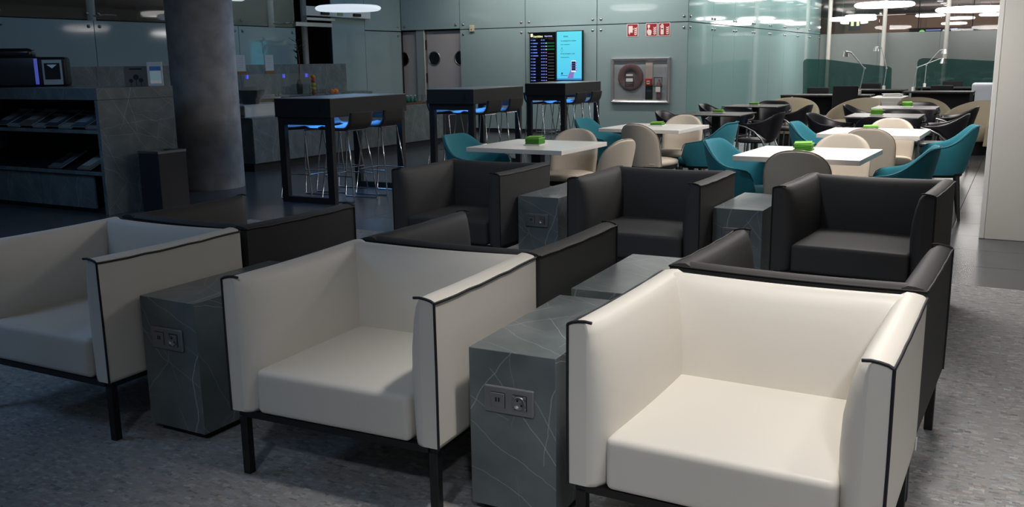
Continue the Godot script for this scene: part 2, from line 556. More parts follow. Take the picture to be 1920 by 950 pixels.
func beige_chair(label: String, at: Vector3, turn: float) -> Node3D:
	var t := thing("side_dining_chair", label, "chair", at, turn, "beige dining chairs")
	var mid := func(u: float, v: float) -> Vector3:
		var w := 0.205 + 0.008 * sin(PI * v)
		if v > 0.55:
			w *= pow(maxf(0.0, 1.0 - pow((v - 0.55) / 0.45, 2.6)), 1.0 / 2.3) * 0.995 + 0.005
		var x := u * w
		return Vector3(x, 0.415 + 0.402 * v, -0.20 - 0.085 * v + 1.9 * x * x * (1.0 - 0.3 * v))
	var th := func(u: float, v: float) -> float:
		return 0.019 * sqrt(maxf(0.01, 1.0 - pow(absf(u), 10.0))) * (1.0 if v < 0.97 else sqrt(maxf(0.02, 1.0 - pow((v - 0.97) / 0.03, 2.0))))
	part(t, "backrest", shell(20, [0.0, 0.12, 0.26, 0.4, 0.55, 0.66, 0.75, 0.82, 0.88, 0.925, 0.955, 0.978, 0.992, 1.0], mid, th), M.beige)
	var rim := []
	var vs := [0.0, 0.2, 0.4, 0.55, 0.66, 0.75, 0.82, 0.88, 0.925, 0.955, 0.978, 0.992]
	for v in vs: rim.append(mid.call(-1.0, v) + Vector3(-0.001, 0, -0.004))
	rim.append(mid.call(0.0, 1.0) + Vector3(0, 0.001, -0.004))
	vs.reverse()
	for v in vs: rim.append(mid.call(1.0, v) + Vector3(0.001, 0, -0.004))
	part(t, "piping", MB.new().tube(rim, 0.0036, 6), M.beige_pipe)
	part(t, "seat_cushion", MB.new().pad(Vector3(0, 0, 0.015), 0.222, 0.23, 3.0, [Vector2(0.412, 0.02), Vector2(0.425, 0.004), Vector2(0.445, 0.0), Vector2(0.462, 0.012), Vector2(0.471, 0.05), Vector2(0.474, 0.12)]), M.beige)
	part(t, "seat_frame", MB.new().pad(Vector3(0, 0, 0.01), 0.222, 0.23, 3.0, [Vector2(0.372, 0.035), Vector2(0.385, 0.008), Vector2(0.414, 0.004)]), M.black_matt)
	legs4(t, Vector3(0.18, 0.385, 0.18), Vector3(0.225, 0.0, 0.215), 0.021, 0.012, M.black_matt)
	return t

func black_chair(label: String, at: Vector3, turn: float) -> Node3D:
	var t := thing("band_dining_chair", label, "chair", at, turn, "black leather band-back chairs")
	var mid := func(u: float, v: float) -> Vector3:
		var a := deg_to_rad(118.0) * u
		var au := absf(u)
		var top := 0.775 - 0.125 * smoothstep(0.15, 0.85, au)
		var low := 0.455 + 0.165 * smoothstep(0.30, 0.95, au)
		var s := 0.86 + 0.14 * v
		return Vector3(0.30 * signf(sin(a)) * pow(absf(sin(a)), 0.8) * s, lerpf(low, top, v), -0.26 * signf(cos(a)) * pow(absf(cos(a)), 0.8) * s - 0.05 * v * maxf(0.0, cos(a)))
	var th := func(u: float, v: float) -> float:
		return 0.011 * sqrt(maxf(0.05, 1.0 - pow(absf(u), 14.0))) * sqrt(maxf(0.05, 1.0 - pow(absf(2.0 * v - 1.0), 10.0)))
	part(t, "backrest", shell(30, [0.0, 0.03, 0.12, 0.3, 0.5, 0.7, 0.88, 0.97, 1.0], mid, th), M.black_leather)
	part(t, "seat_cushion", MB.new().pad(Vector3(0, 0, 0.02), 0.225, 0.225, 3.2, [Vector2(0.42, 0.02), Vector2(0.428, 0.003), Vector2(0.446, 0.0), Vector2(0.458, 0.014), Vector2(0.463, 0.06)]), M.black_leather)
	for sx in [-1.0, 1.0]:
		part(t, "arc_leg", MB.new().tube([Vector3(sx * 0.275, 0.632, 0.15), Vector3(sx * 0.292, 0.615, 0.06), Vector3(sx * 0.295, 0.565, -0.04), Vector3(sx * 0.285, 0.48, -0.125), Vector3(sx * 0.268, 0.35, -0.19), Vector3(sx * 0.255, 0.18, -0.225), Vector3(sx * 0.25, 0.0, -0.235)], 0.0115, 9), M.steel)
		part(t, "front_leg", MB.new().tube([Vector3(sx * 0.275, 0.63, 0.145), Vector3(sx * 0.258, 0.3, 0.18), Vector3(sx * 0.25, 0.0, 0.2)], 0.0105, 9), M.steel)
	for z in [0.16, -0.16]:
		part(t, "seat_rail", MB.new().tube([Vector3(-0.258, 0.425, z), Vector3(0.258, 0.425, z)], 0.009, 8), M.steel)
	return t

func tub_lounge(label: String, at: Vector3, turn: float) -> Node3D:
	var t := thing("lounge_tub_chair", label, "lounge chair", at, turn, "tan lounge tub chairs")
	var mid := func(u: float, v: float) -> Vector3:
		var a := deg_to_rad(112.0) * u
		var au := absf(u)
		var top := 0.755 - 0.30 * pow(au, 2.0)
		var s := 0.88 + 0.12 * v
		return Vector3(0.40 * signf(sin(a)) * pow(absf(sin(a)), 0.9) * s, lerpf(0.14, top, v), -0.36 * signf(cos(a)) * pow(absf(cos(a)), 0.9) * s - 0.07 * v * maxf(0.0, cos(a)))
	var th := func(u: float, v: float) -> float:
		return 0.034 * sqrt(maxf(0.03, 1.0 - pow(absf(u), 10.0))) * sqrt(maxf(0.03, 1.0 - pow(v, 14.0)))
	part(t, "shell", shell(30, [0.0, 0.2, 0.4, 0.6, 0.78, 0.9, 0.95, 0.98, 0.994, 1.0], mid, th), M.tan)
	part(t, "seat_cushion", MB.new().pad(Vector3(0, 0, 0.04), 0.32, 0.31, 3.0, [Vector2(0.2, 0.02), Vector2(0.22, 0.0), Vector2(0.38, 0.0), Vector2(0.405, 0.02), Vector2(0.415, 0.07)]), M.tan)
	part(t, "base", MB.new().pad(Vector3(0, 0, 0.02), 0.30, 0.29, 3.0, [Vector2(0.0, 0.06), Vector2(0.141, 0.03), Vector2(0.2, 0.03)]), M.black_matt)
	return t

func napkin_holder(label: String, at: Vector3, turn: float, tall: bool) -> Node3D:
	var t := thing("napkin_tray", label, "napkins", at, turn, "napkin trays on the dining tables")
	part(t, "tray", MB.new().box(Vector3(0, 0.005, 0), Vector3(0.145, 0.01, 0.145), 0.003), M.white_plastic)
	var h := 0.052 if tall else 0.022
	var n := 5 if tall else 3
	for i in n:
		var y0 := 0.0105 + h * i / n
		var o := part(t, "napkins", MB.new().box(Vector3(0, h / n * 0.5, 0), Vector3(0.122 - 0.002 * (i % 2), h / n - 0.0006, 0.122), 0.0015), M.green if i < n - 1 else M.green_light, Vector3(0.002 * sin(i * 2.1), y0, 0.002 * cos(i * 1.7)))
		o.rotation.y = 0.07 * sin(i * 3.3 + at.x)
	var top := part(t, "napkins", MB.new().box(Vector3(0, 0.004, 0), Vector3(0.12, 0.005, 0.118), 0.002), M.green_light, Vector3(-0.004, 0.0115 + h, 0.003))
	top.rotation = Vector3(0.03, 0.12, 0.04)
	return t

# ------------------------------------------------------------------ bar tables and stools
func bar_table(label: String, at: Vector3, turn: float) -> Node3D:
	var t := thing("bar_table", label, "bar table", at, turn, "tall black bar tables")
	var w := 0.706
	var l := 1.39
	var ap := MB.new()
	for s in [-1.0, 1.0]:
		ap.box(Vector3(s * (w * 0.5 - 0.015), 0.97, 0), Vector3(0.03, 0.185, l))
		ap.box(Vector3(0, 0.97, s * (l * 0.5 - 0.015)), Vector3(w - 0.06, 0.185, 0.03))
	part(t, "apron", ap, M.black_matt)
	part(t, "tabletop", MB.new().box(Vector3(0, 1.0655, 0), Vector3(w + 0.004, 0.006, l + 0.004), 0.001), M.bar_top)
	part(t, "inner_board", MB.new().box(Vector3(0, 1.0, 0), Vector3(w - 0.062, 0.02, l - 0.062)), M.black_matt)
	for s in [-1.0, 1.0]:
		var z: float = s * (l * 0.5 - 0.05)
		var f := part(t, "end_frame", MB.new().box(Vector3(0, 0.84, z), Vector3(w - 0.19, 0.08, 0.06)), M.black_matt)
		part(f, "foot_rail", MB.new().box(Vector3(0, 0.03, z), Vector3(w - 0.19, 0.06, 0.06)), M.black_matt)
		for k in [-1.0, 1.0]:
			part(f, "post", MB.new().box(Vector3(k * (w * 0.5 - 0.055), 0.4385, z), Vector3(0.08, 0.877, 0.06), 0.002), M.black_matt)
	var led := part(t, "led_strip", MB.new().box(Vector3(0, 0.984, 0), Vector3(0.03, 0.012, l - 0.3)), M.led, Vector3.ZERO, "blue light strip")
	var a := AreaLight3D.new()
	a.name = "led_light"
	a.area_size = Vector2(0.1, l - 0.3)
	a.light_color = Color(0.36, 0.66, 1.0)
	a.light_energy = 0.5
	a.area_range = 6.0
	a.shadow_enabled = true
	a.position = Vector3(0, 0.972, 0)
	a.rotation.x = -PI / 2
	led.add_child(a)
	for k in 2:
		part(t, "outlet", MB.new().box(Vector3(0.22, 0.99 - 0.045 * k, l * 0.5 + 0.0015), Vector3(0.03, 0.03, 0.003)), M.dark_hole)
	return t

func bar_stool(label: String, at: Vector3, turn: float) -> Node3D:
	var t := thing("bar_stool", label, "bar stool", at, turn, "blue-lit bar stools")
	var prof := Curve2D.new()
	for p in [[0.20, 0.735], [0.17, 0.752], [0.06, 0.742], [-0.06, 0.738], [-0.13, 0.75], [-0.175, 0.80], [-0.19, 0.86], [-0.198, 0.915]]:
		prof.add_point(Vector2(p[0], p[1]))
	var ln := prof.get_baked_length()
	var mid := func(u: float, v: float) -> Vector3:
		var q := prof.sample_baked(v * ln, true)
		return Vector3(u * (0.205 - 0.012 * v), q.y + 0.014 * u * u * (1.0 - v), q.x)
	var mid2 := func(u: float, v: float) -> Vector3:
		var p: Vector3 = mid.call(u * 0.985, 0.006 + v * 0.985)
		var a: Vector3 = mid.call(u * 0.985, clampf(v - 0.02, 0, 1))
		var b: Vector3 = mid.call(u * 0.985, clampf(v + 0.02, 0, 1))
		var n := Vector3.RIGHT.cross(b - a).normalized()
		return p - n * (-0.014)
	var vs := [0.0, 0.02, 0.08, 0.18, 0.3, 0.42, 0.5, 0.56, 0.62, 0.68, 0.74, 0.82, 0.9, 0.97, 1.0]
	part(t, "seat_shell", shell(10, vs, mid, func(_u, _v): return 0.009), M.stool_shell)
	part(t, "seat_pad", shell(10, vs, mid2, func(_u, _v): return 0.0055), M.stool_pad)
	var f := MB.new()
	for sx in [-1.0, 1.0]:
		f.tube([Vector3(sx * 0.15, 0.728, 0.11), Vector3(sx * 0.178, 0.40, 0.155), Vector3(sx * 0.205, 0.02, 0.205), Vector3(sx * 0.207, 0.008, 0.19), Vector3(sx * 0.207, 0.008, -0.19), Vector3(sx * 0.205, 0.02, -0.205), Vector3(sx * 0.178, 0.40, -0.165), Vector3(sx * 0.15, 0.735, -0.12), Vector3(sx * 0.15, 0.735, -0.10)], 0.0075, 8)
		f.tube([Vector3(sx * 0.187, 0.27, 0.172), Vector3(sx * 0.187, 0.27, -0.18)], 0.006, 8)
	f.tube([Vector3(-0.187, 0.27, 0.172), Vector3(0.187, 0.27, 0.172)], 0.006, 8)
	f.tube([Vector3(-0.15, 0.728, 0.11), Vector3(0.15, 0.728, 0.11)], 0.007, 8)
	f.tube([Vector3(-0.15, 0.732, -0.12), Vector3(0.15, 0.732, -0.12)], 0.007, 8)
	part(t, "sled_frame", f, M.chrome)
	return t

# ------------------------------------------------------------------ lamps
func pendant(label: String, at: Vector3, dia: float, energy: float, tint: Color, m: Material, ceiling := CEIL, group := "round pendant lamps") -> Node3D:
	var t := thing("pendant_lamp", label, "pendant lamp", at, 0.0, group)
	var r := dia * 0.5
	part(t, "diffuser", MB.new().lathe([Vector2(0.001, -0.045), Vector2(r * 0.6, -0.045), Vector2(r - 0.05, -0.04), Vector2(r - 0.015, -0.026), Vector2(r, 0.0), Vector2(r - 0.015, 0.026), Vector2(r - 0.05, 0.04), Vector2(r * 0.6, 0.044)], 40), m)
	part(t, "top_cover", MB.new().lathe([Vector2(r * 0.6 - 0.002, 0.042), Vector2(r * 0.6 - 0.002, 0.052), Vector2(0.001, 0.052)], 32, Vector3.ZERO, false), M.white_plastic)
	for k in 3:
		var a := TAU * k / 3.0 + 0.4
		part(t, "cable", MB.new().tube([Vector3(cos(a) * r * 0.5, 0.05, sin(a) * r * 0.5), Vector3(cos(a) * r * 0.5, ceiling - at.y, sin(a) * r * 0.5)], 0.003, 5), M.steel)
	if energy > 0.0:
		var l := AreaLight3D.new()
		l.name = "pendant_light"
		l.area_size = Vector2.ONE * dia * 0.72
		l.light_color = tint
		l.light_energy = energy
		l.area_range = 30.0
		l.shadow_enabled = true
		l.position.y = -0.055
		l.rotation.x = -PI / 2
		t.add_child(l)
	return t

# ceiling spot out of view, placed for the light it gives
func downlight(label: String, at: Vector3, energy: float, angle: float, tint: Color, aim := Vector3.DOWN) -> void:
	var t := thing("unseen_downlight", label, "downlight", at, 0.0, "unseen ceiling spots of the lounge")
	part(t, "ring", MB.new().lathe([Vector2(0.17, 0.0), Vector2(0.2, -0.004), Vector2(0.2, -0.016), Vector2(0.165, -0.02), Vector2(0.155, -0.004)], 28, Vector3.ZERO, false), M.white_plastic)
	part(t, "lens", MB.new().lathe([Vector2(0.001, -0.012), Vector2(0.157, -0.01)], 28), glow(tint, 4.0))
	var l := SpotLight3D.new()
	l.name = "downlight_beam"
	l.light_color = tint
	l.light_energy = energy
	l.spot_angle = angle
	l.spot_angle_attenuation = 0.8
	l.spot_attenuation = 2.0
	l.spot_range = 30.0
	l.light_size = 0.15
	l.shadow_enabled = true
	l.position.y = -0.05
	l.look_at_from_position(l.position, l.position + aim, Vector3.BACK)
	t.add_child(l)

# long unseen luminaire under the ceiling, placed to brighten a wall
func unseen_washer(label: String, at: Vector3, length: float, along: Vector3, aim: Vector3, energy: float, tint: Color) -> void:
	var t := thing("unseen_washer_lamp", label, "ceiling lamp", at, 0.0, "unseen long ceiling lamps washing the walls")
	var s := (along.abs() * length) + (Vector3.ONE - along.abs()) * 0.12
	s.y = 0.06
	part(t, "housing", MB.new().box(Vector3(0, -0.03, 0), s, 0.005), M.white_plastic)
	s = along.abs() * (length - 0.04) + (Vector3.ONE - along.abs()) * 0.09
	s.y = 0.006
	part(t, "diffuser", MB.new().box(Vector3(0, -0.0635, 0), s), glow(tint, 2.0))
	var l := AreaLight3D.new()
	l.name = "washer_light"
	l.light_color = tint
	l.light_energy = energy
	l.area_size = Vector2(length - 0.04, 0.12)
	l.area_range = 30.0
	l.shadow_enabled = true
	l.basis = Basis.looking_at(aim, Vector3.UP)
	l.position.y = -0.13
	t.add_child(l)

func desk_lamp(label: String, base: Vector3, elbow: Vector3, top: Vector3, head: Vector3) -> void:
	var t := thing("desk_lamp", label, "desk lamp", base, 0.0, "jointed aluminium desk lamps")
	var e := elbow - base
	var p := top - base
	part(t, "base", MB.new().lathe([Vector2(0.001, 0.0), Vector2(0.03, 0.0), Vector2(0.03, 0.075), Vector2(0.001, 0.08)], 16, Vector3.ZERO, false), M.white_plastic)
	part(t, "lower_arm", MB.new().tube([Vector3(0, 0.07, 0), e], 0.009, 8), M.alu)
	part(t, "upper_arm", MB.new().tube([e, p], 0.009, 8).tube([e - Vector3(0, 0, 0.03), e + Vector3(0, 0, 0.03)], 0.018, 8), M.alu)
	var hd := head - base
	part(t, "shade", MB.new().lathe([Vector2(0.001, 0.05), Vector2(0.034, 0.05), Vector2(0.04, 0.045), Vector2(0.064, -0.05), Vector2(0.06, -0.05), Vector2(0.034, 0.04)], 20, hd, false).tube([p, hd + Vector3(0, 0.045, 0)], 0.012, 8), M.alu)

# ------------------------------------------------------------------ printed pictures
func board_image() -> Image:
	var img := Image.create(256, 440, false, Image.FORMAT_RGB8)
	img.fill(Color(0.01, 0.012, 0.02))
	var rng := RandomNumberGenerator.new()
	rng.seed = 9
	for x in [[8, 34], [44, 40], [112, 16], [152, 20], [182, 50]]:
		img.fill_rect(Rect2i(x[0], 46, x[1], 3), Color(0.35, 0.35, 0.3))
	for r in 14:
		var y := 60 + r * 27
		if r % 2 == 1: img.fill_rect(Rect2i(4, y - 8, 172, 26), Color(0.02, 0.03, 0.09))
		var blue := Color(0.45, 0.55, 0.95)
		img.fill_rect(Rect2i(8, y, 20, 8), blue * 0.8)
		img.fill_rect(Rect2i(32, y, [26, 48, 36, 40, 44, 52, 24, 24, 24, 24, 24, 24, 24, 24][r], 9), blue)
		img.fill_rect(Rect2i(112, y, 14, 8), blue)
		img.fill_rect(Rect2i(131, y, 18, 8), blue)
		if r > 0: img.fill_rect(Rect2i(156, y, 14, 9), Color(0.75, 0.9, 0.85) if r < 4 else Color(0.62, 0.5, 0.75))
		if r == 0: img.fill_rect(Rect2i(186, y - 3, 52, 4), Color(0.45, 0.08, 0.08))
		elif r < 4: img.fill_rect(Rect2i(172, y - 1, 72, 10), Color(0.10, 0.42, 0.22))
		else: img.fill_rect(Rect2i(180, y + 12, 60, 4), Color(0.42, 0.42, 0.36))
	return img

func poster_image() -> Image:
	var w := 256
	var h := 440
	var img := Image.create(w, h, false, Image.FORMAT_RGB8)
	for y in h:
		img.fill_rect(Rect2i(0, y, w, 1), Color(0.36, 0.80, 0.86).lerp(Color(0.30, 0.72, 0.86), float(y) / h))
	for y in range(h - 14, h):
		img.fill_rect(Rect2i(0, y, w, 1), Color(0.2, 0.5, 0.75))
	var ink := Color(0.12, 0.35, 0.45)
	for s in [[40, 116, 30, 4], [74, 116, 58, 4], [40, 232, 88, 4], [44, 372, 18, 18], [40, 398, 70, 4]]:
		img.fill_rect(Rect2i(s[0], s[1], s[2], s[3]), ink)
	# small outlined figure
	for k in 40:
		var a := TAU * k / 40
		img.fill_rect(Rect2i(int(52 + 9 * cos(a)), int(168 + 14 * sin(a)), 2, 2), ink)
		img.fill_rect(Rect2i(int(52 + 5 * cos(a)), int(148 + 6 * sin(a)), 2, 2), ink)
	# hand holding a telephone
	var skin := Color(0.50, 0.42, 0.66)
	for y in range(300, 425):
		var t := (y - 300) / 125.0
		var x0 := int(lerpf(140, 122, t) + 10.0 * sin(t * 5.0))
		img.fill_rect(Rect2i(x0, y, int(lerpf(30, 62, t)), 1), skin)
	img.fill_rect(Rect2i(148, 264, 50, 104), Color(0.80, 0.87, 0.92))
	img.fill_rect(Rect2i(152, 272, 42, 82), Color(0.10, 0.12, 0.25))
	for i in 9:
		img.fill_rect(Rect2i(157 + (i % 3) * 13, 288 + (i / 3) * 20, 6, 6), Color(0.45, 0.5, 0.65))
	for i in 4:
		img.fill_rect(Rect2i(194, 282 + i * 22, 14, 11), skin.lightened(0.15))
	return img

func poly_fill(img: Image, pts: PackedVector2Array, c: Color) -> void:
	var r := Rect2(pts[0], Vector2.ZERO)
	for p in pts: r = r.expand(p)
	for y in range(int(r.position.y), int(r.end.y) + 1):
		for x in range(int(r.position.x), int(r.end.x) + 1):
			if Geometry2D.is_point_in_polygon(Vector2(x, y), pts): img.set_pixel(clampi(x, 0, img.get_width() - 1), clampi(y, 0, img.get_height() - 1), c)

func fire_sign_image(kind: int) -> Image:
	var img := Image.create(128, 136, false, Image.FORMAT_RGB8)
	img.fill(Color(0.80, 0.74, 0.76))
	img.fill_rect(Rect2i(6, 6, 116, 124), Color(0.56, 0.11, 0.17))
	var w := Color(0.86, 0.83, 0.80)
	for i in 4:   # flames
		var y := 108 - i * 20
		poly_fill(img, PackedVector2Array([Vector2(80, y - 10), Vector2(94, y), Vector2(114, y - 12), Vector2(112, y + 6), Vector2(96, y + 11), Vector2(86, y + 5)]), w)
	if kind == 0:
		img.fill_rect(Rect2i(18, 22, 48, 70), w)
		img.fill_rect(Rect2i(66, 50, 12, 8), w)
		poly_fill(img, PackedVector2Array([Vector2(18, 92), Vector2(36, 92), Vector2(28, 118)]), w)
	elif kind == 1:
		img.fill_rect(Rect2i(20, 16, 26, 30), w)
		img.fill_rect(Rect2i(28, 44, 8, 24), w)
		poly_fill(img, PackedVector2Array([Vector2(14, 74), Vector2(30, 62), Vector2(54, 68), Vector2(64, 76), Vector2(64, 100), Vector2(58, 122), Vector2(26, 122), Vector2(14, 96)]), w)
	else:
		img.fill_rect(Rect2i(24, 36, 34, 84), w)
		poly_fill(img, PackedVector2Array([Vector2(16, 40), Vector2(24, 20), Vector2(42, 10), Vector2(58, 26), Vector2(50, 38), Vector2(36, 26), Vector2(24, 44)]), w)
		img.fill_rect(Rect2i(30, 54, 22, 12), Color(0.36, 0.09, 0.13))
	return img

func print_mat(img: Image, rough := 0.4) -> StandardMaterial3D:
	var m := mat(Color.WHITE, rough)
	m.albedo_texture = tex(img)
	return m

func screen_mat(img: Image, e: float) -> StandardMaterial3D:
	var m := mat(Color(0.02, 0.02, 0.02), 0.15)
	m.emission_enabled = true
	m.emission = Color.WHITE
	m.emission_texture = tex(img)
	m.emission_operator = BaseMaterial3D.EMISSION_OP_MULTIPLY
	m.emission_energy_multiplier = e
	return m

func words(parent: Node3D, text: String, at: Vector3, height: float, m: Material, bold := true) -> void:
	var t := TextMesh.new()
	var f := SystemFont.new()
	f.font_names = PackedStringArray(["Droid Sans"])
	f.font_weight = 700 if bold else 400
	t.font = f
	t.font_size = 32
	t.pixel_size = height / 32.0
	t.depth = 0.002
	t.text = text
	t.horizontal_alignment = HORIZONTAL_ALIGNMENT_LEFT
	t.material = m
	part(parent, "lettering", t, m, at)

# ------------------------------------------------------------------ the room
func slab(parent: Node3D, called: String, lo: Vector3, hi: Vector3, m: Material, ch := 0.0) -> MeshInstance3D:
	return part(parent, called, MB.new().box(Vector3.ZERO, hi - lo, ch), m, (lo + hi) * 0.5)

func build_floor() -> void:
	var f := struct("floor", "dark grey polished tile floor of the lounge", "floor")
	slab(f, "subfloor", Vector3(-18, -0.2, -50), Vector3(4, -0.007, 4), M.joint)
	var tile := MB.new().box(Vector3(0, -0.0035, 0), Vector3(0.5965, 0.007, 0.5965), 0.0012).mesh()
	for i in 10:
		for j in 17:
			part(f, "floor_tile", tile, M.tile, Vector3(-5.24 + 0.3 + 0.6 * i, 0, -6.2 - 0.3 - 0.6 * j))
	slab(f, "floor_field", Vector3(-11.7, -0.007, -16.4), Vector3(-5.243, 0, -6.2), M.tile)
	slab(f, "floor_field", Vector3(-11.7, -0.007, -6.197), Vector3(-6.2, 0, 3.5), M.tile)
	slab(f, "floor_field", Vector3(-5.4, -0.007, -28.5), Vector3(3.2, 0, -16.403), M.tile)
	slab(f, "floor_field", Vector3(0.763, -0.007, -16.4), Vector3(3.2, 0, -6.2), M.tile)
	slab(f, "floor_field", Vector3(-18, -0.007, -50), Vector3(4, 0, -28.6), M.tile)
	slab(f, "floor_field", Vector3(-18, -0.007, -16.4), Vector3(-11.8, 0, 3.5), M.tile)
	var c := struct("carpet", "mottled grey carpet under the armchairs", "carpet")
	slab(c, "pile", Vector3(-6.2, -0.006, -6.19), Vector3(3.2, 0.004, 3.5), M.carpet, 0.003)

func clamp_bolts(parent: Node3D, spots: Array, out: Vector3) -> void:
	for p in spots:
		var row0 := []
		var b := MB.new()
		var x := out.cross(Vector3.UP).normalized()
		var rows := []
		for pr in [[0.024, 0.0], [0.024, 0.01], [0.017, 0.02], [0.001, 0.024]]:
			var row := []
			for k in 12:
				row.append(out * pr[1] + (x * cos(TAU * k / 12) + Vector3.UP * sin(TAU * k / 12)) * pr[0])
			rows.append(row)
		b.grid(rows, true, false)
		part(parent, "bolt", b, M.steel, p)

func build_walls() -> void:
	# teal glass wall facing the camera
	var a := struct("wall_back", "teal painted glass wall with bolted panels behind the bar tables", "wall")
	slab(a, "backing", Vector3(-10.235, 0, -16.62), Vector3(-5.43, CEIL, -16.43), M.backing)
	slab(a, "backing", Vector3(-11.9, 2.09, -16.62), Vector3(-10.24, CEIL, -16.43), M.backing)
	slab(a, "plinth", Vector3(-10.235, 0, -16.425), Vector3(-5.43, 0.075, -16.41), M.backing)
	var xs := [-10.235, -8.72, -7.19, -5.405]
	for i in 3:
		var lo := slab(a, "glass_panel", Vector3(xs[i] + 0.007, 0.085, -16.42), Vector3(xs[i + 1] - 0.007, 2.06, -16.4), M.glass_teal, 0.001)
		var up := slab(a, "glass_panel", Vector3(xs[i] + 0.007, 2.075, -16.42), Vector3(xs[i + 1] - 0.007, CEIL, -16.4), M.glass_teal, 0.001)
		for x in [xs[i] + 0.085, xs[i + 1] - 0.085]:
			clamp_bolts(lo, [Vector3(x, 1.97, -16.4) - lo.position], Vector3.BACK)
			clamp_bolts(up, [Vector3(x, 2.165, -16.4) - up.position], Vector3.BACK)
	var ud := slab(a, "glass_panel", Vector3(-11.69, 2.09, -16.42), Vector3(-10.242, CEIL, -16.4), M.glass_teal, 0.001)
	clamp_bolts(ud, [Vector3(-11.6, 2.165, -16.4) - ud.position, Vector3(-10.33, 2.165, -16.4) - ud.position], Vector3.BACK)
	# glass wall running away on the right of it
	var b := struct("wall_glass_side", "long teal glass wall receding behind the dark tables", "wall")
	slab(b, "backing", Vector3(-5.6, 0, -28.5), Vector3(-5.43, CEIL, -16.43), M.backing)
	slab(b, "plinth", Vector3(-5.425, 0, -28.5), Vector3(-5.415, 0.075, -16.43), M.backing)
	for i in 8:
		var z0 := -16.405 - i * 1.51
		var lo := slab(b, "glass_panel", Vector3(-5.425, 0.085, z0 - 1.504), Vector3(-5.405, 2.06, z0 - 0.004), M.glass_green, 0.001)
		var up := slab(b, "glass_panel", Vector3(-5.425, 2.075, z0 - 1.504), Vector3(-5.405, CEIL, z0 - 0.004), M.glass_green, 0.001)
		for z in [z0 - 0.09, z0 - 1.42]:
			clamp_bolts(lo, [Vector3(-5.405, 1.97, z) - lo.position], Vector3.RIGHT)
			clamp_bolts(up, [Vector3(-5.405, 2.165, z) - up.position], Vector3.RIGHT)
	# facade at the far end: frosted below, clear above
	var c := struct("wall_far", "grey frosted glass wall with clear upper panes at the far end", "wall")
	for i in 5:
		var x0 := -5.4 + i * 1.6
		slab(c, "frosted_pane", Vector3(x0, 0.05, -28.52), Vector3(x0 + 1.595, 2.07, -28.5), M.glass_grey, 0.001)
		slab(c, "clear_pane", Vector3(x0, 2.075, -28.515), Vector3(x0 + 1.595, CEIL, -28.505), M.clear)
	slab(c, "sill", Vector3(-5.4, 0, -28.55), Vector3(2.6, 0.05, -28.48), M.steel)
	slab(c, "solid_end", Vector3(2.6, 0, -28.6), Vector3(3.2, CEIL, -28.45), M.plaster)
	# left glass wall behind the counter
	var d := struct("wall_left", "teal glass wall behind the food counter with clear panes above", "wall")
	var zs := [3.5, 1.0, -0.5, -2.0, -3.5, -5.0, -6.5, -7.45, -8.93, -10.35, -11.72, -13.13]
	for i in zs.size() - 1:
		var lo := slab(d, "frosted_pane", Vector3(-11.72, 0.05, zs[i + 1] + 0.005), Vector3(-11.7, 2.06, zs[i] - 0.005), M.glass_teal, 0.001)
		var up := slab(d, "clear_pane", Vector3(-11.715, 2.075, zs[i + 1] + 0.005), Vector3(-11.705, CEIL, zs[i] - 0.005), M.clear)
		if i >= 5:
			for z in [zs[i] - 0.09, zs[i + 1] + 0.09]:
				clamp_bolts(lo, [Vector3(-11.7, 1.98, z) - lo.position], Vector3.RIGHT)
				clamp_bolts(up, [Vector3(-11.705, 2.155, z) - up.position], Vector3.RIGHT)
	slab(d, "glass_panel", Vector3(-11.72, 0.05, -15.155), Vector3(-11.7, CEIL, -14.145), M.glass_teal, 0.001)
	var q := slab(d, "glass_panel", Vector3(-11.72, 0.05, -16.395), Vector3(-11.7, 2.055, -15.165), M.glass_teal, 0.001)
	var q2 := slab(d, "glass_panel", Vector3(-11.72, 2.075, -16.395), Vector3(-11.7, CEIL, -15.165), M.glass_teal, 0.001)
	clamp_bolts(q, [Vector3(-11.7, 1.97, -16.28) - q.position], Vector3.RIGHT)
	clamp_bolts(q2, [Vector3(-11.7, 2.16, -16.28) - q2.position], Vector3.RIGHT)
	slab(d, "backing", Vector3(-11.8, 0, -16.6), Vector3(-11.73, CEIL, -14.15), M.backing)
	var cw := struct("wall_corridor", "dark corridor wall behind the doorway in the left wall", "wall")
	slab(cw, "wall_body", Vector3(-13.9, 0, -16.6), Vector3(-13.8, CEIL, -11.5), M.backing)
	slab(d, "lintel", Vector3(-11.76, 2.1, -14.14), Vector3(-11.68, 2.17, -13.13), M.alu)
	# white wall end on the right, outer walls, ceiling
	var e := struct("wall_partition", "white plastered wall end on the right of the tiled aisle", "wall")
	slab(e, "wall_body", Vector3(-0.185, 0.0, -8.35), Vector3(3.2, CEIL, -7.9), M.plaster, 0.004)
	slab(e, "pale_edge_strip", Vector3(-0.225, 0.0, -8.352), Vector3(-0.186, CEIL, -7.898), M.white_plastic, 0.006)  # narrow strip, slightly paler than the wall body
	var r := struct("wall_right", "plastered side wall outside the picture on the right", "wall")
	slab(r, "wall_body", Vector3(3.2, 0, -50), Vector3(3.4, 3.6, 3.7), M.plaster)
	var k := struct("wall_front", "plastered wall behind the camera", "wall")
	slab(k, "wall_body", Vector3(-18, 0, 3.5), Vector3(3.2, CEIL, 3.7), M.plaster)
	var h := struct("wall_hall", "dark brown far wall of the hall beyond the glass", "wall")
	slab(h, "wall_body", Vector3(-18, 0, -50.2), Vector3(3.2, 3.6, -50), M.hall_wall)
	slab(h, "wall_body", Vector3(-18.2, 0, -50), Vector3(-18, 3.6, 3.5), M.hall_wall)
	for i in 9:
		slab(h, "cladding_panel", Vector3(-14 + i * 1.9, 0, -49.99), Vector3(-12.4 + i * 1.9, 3.4, -49.9), M.hall_wall)
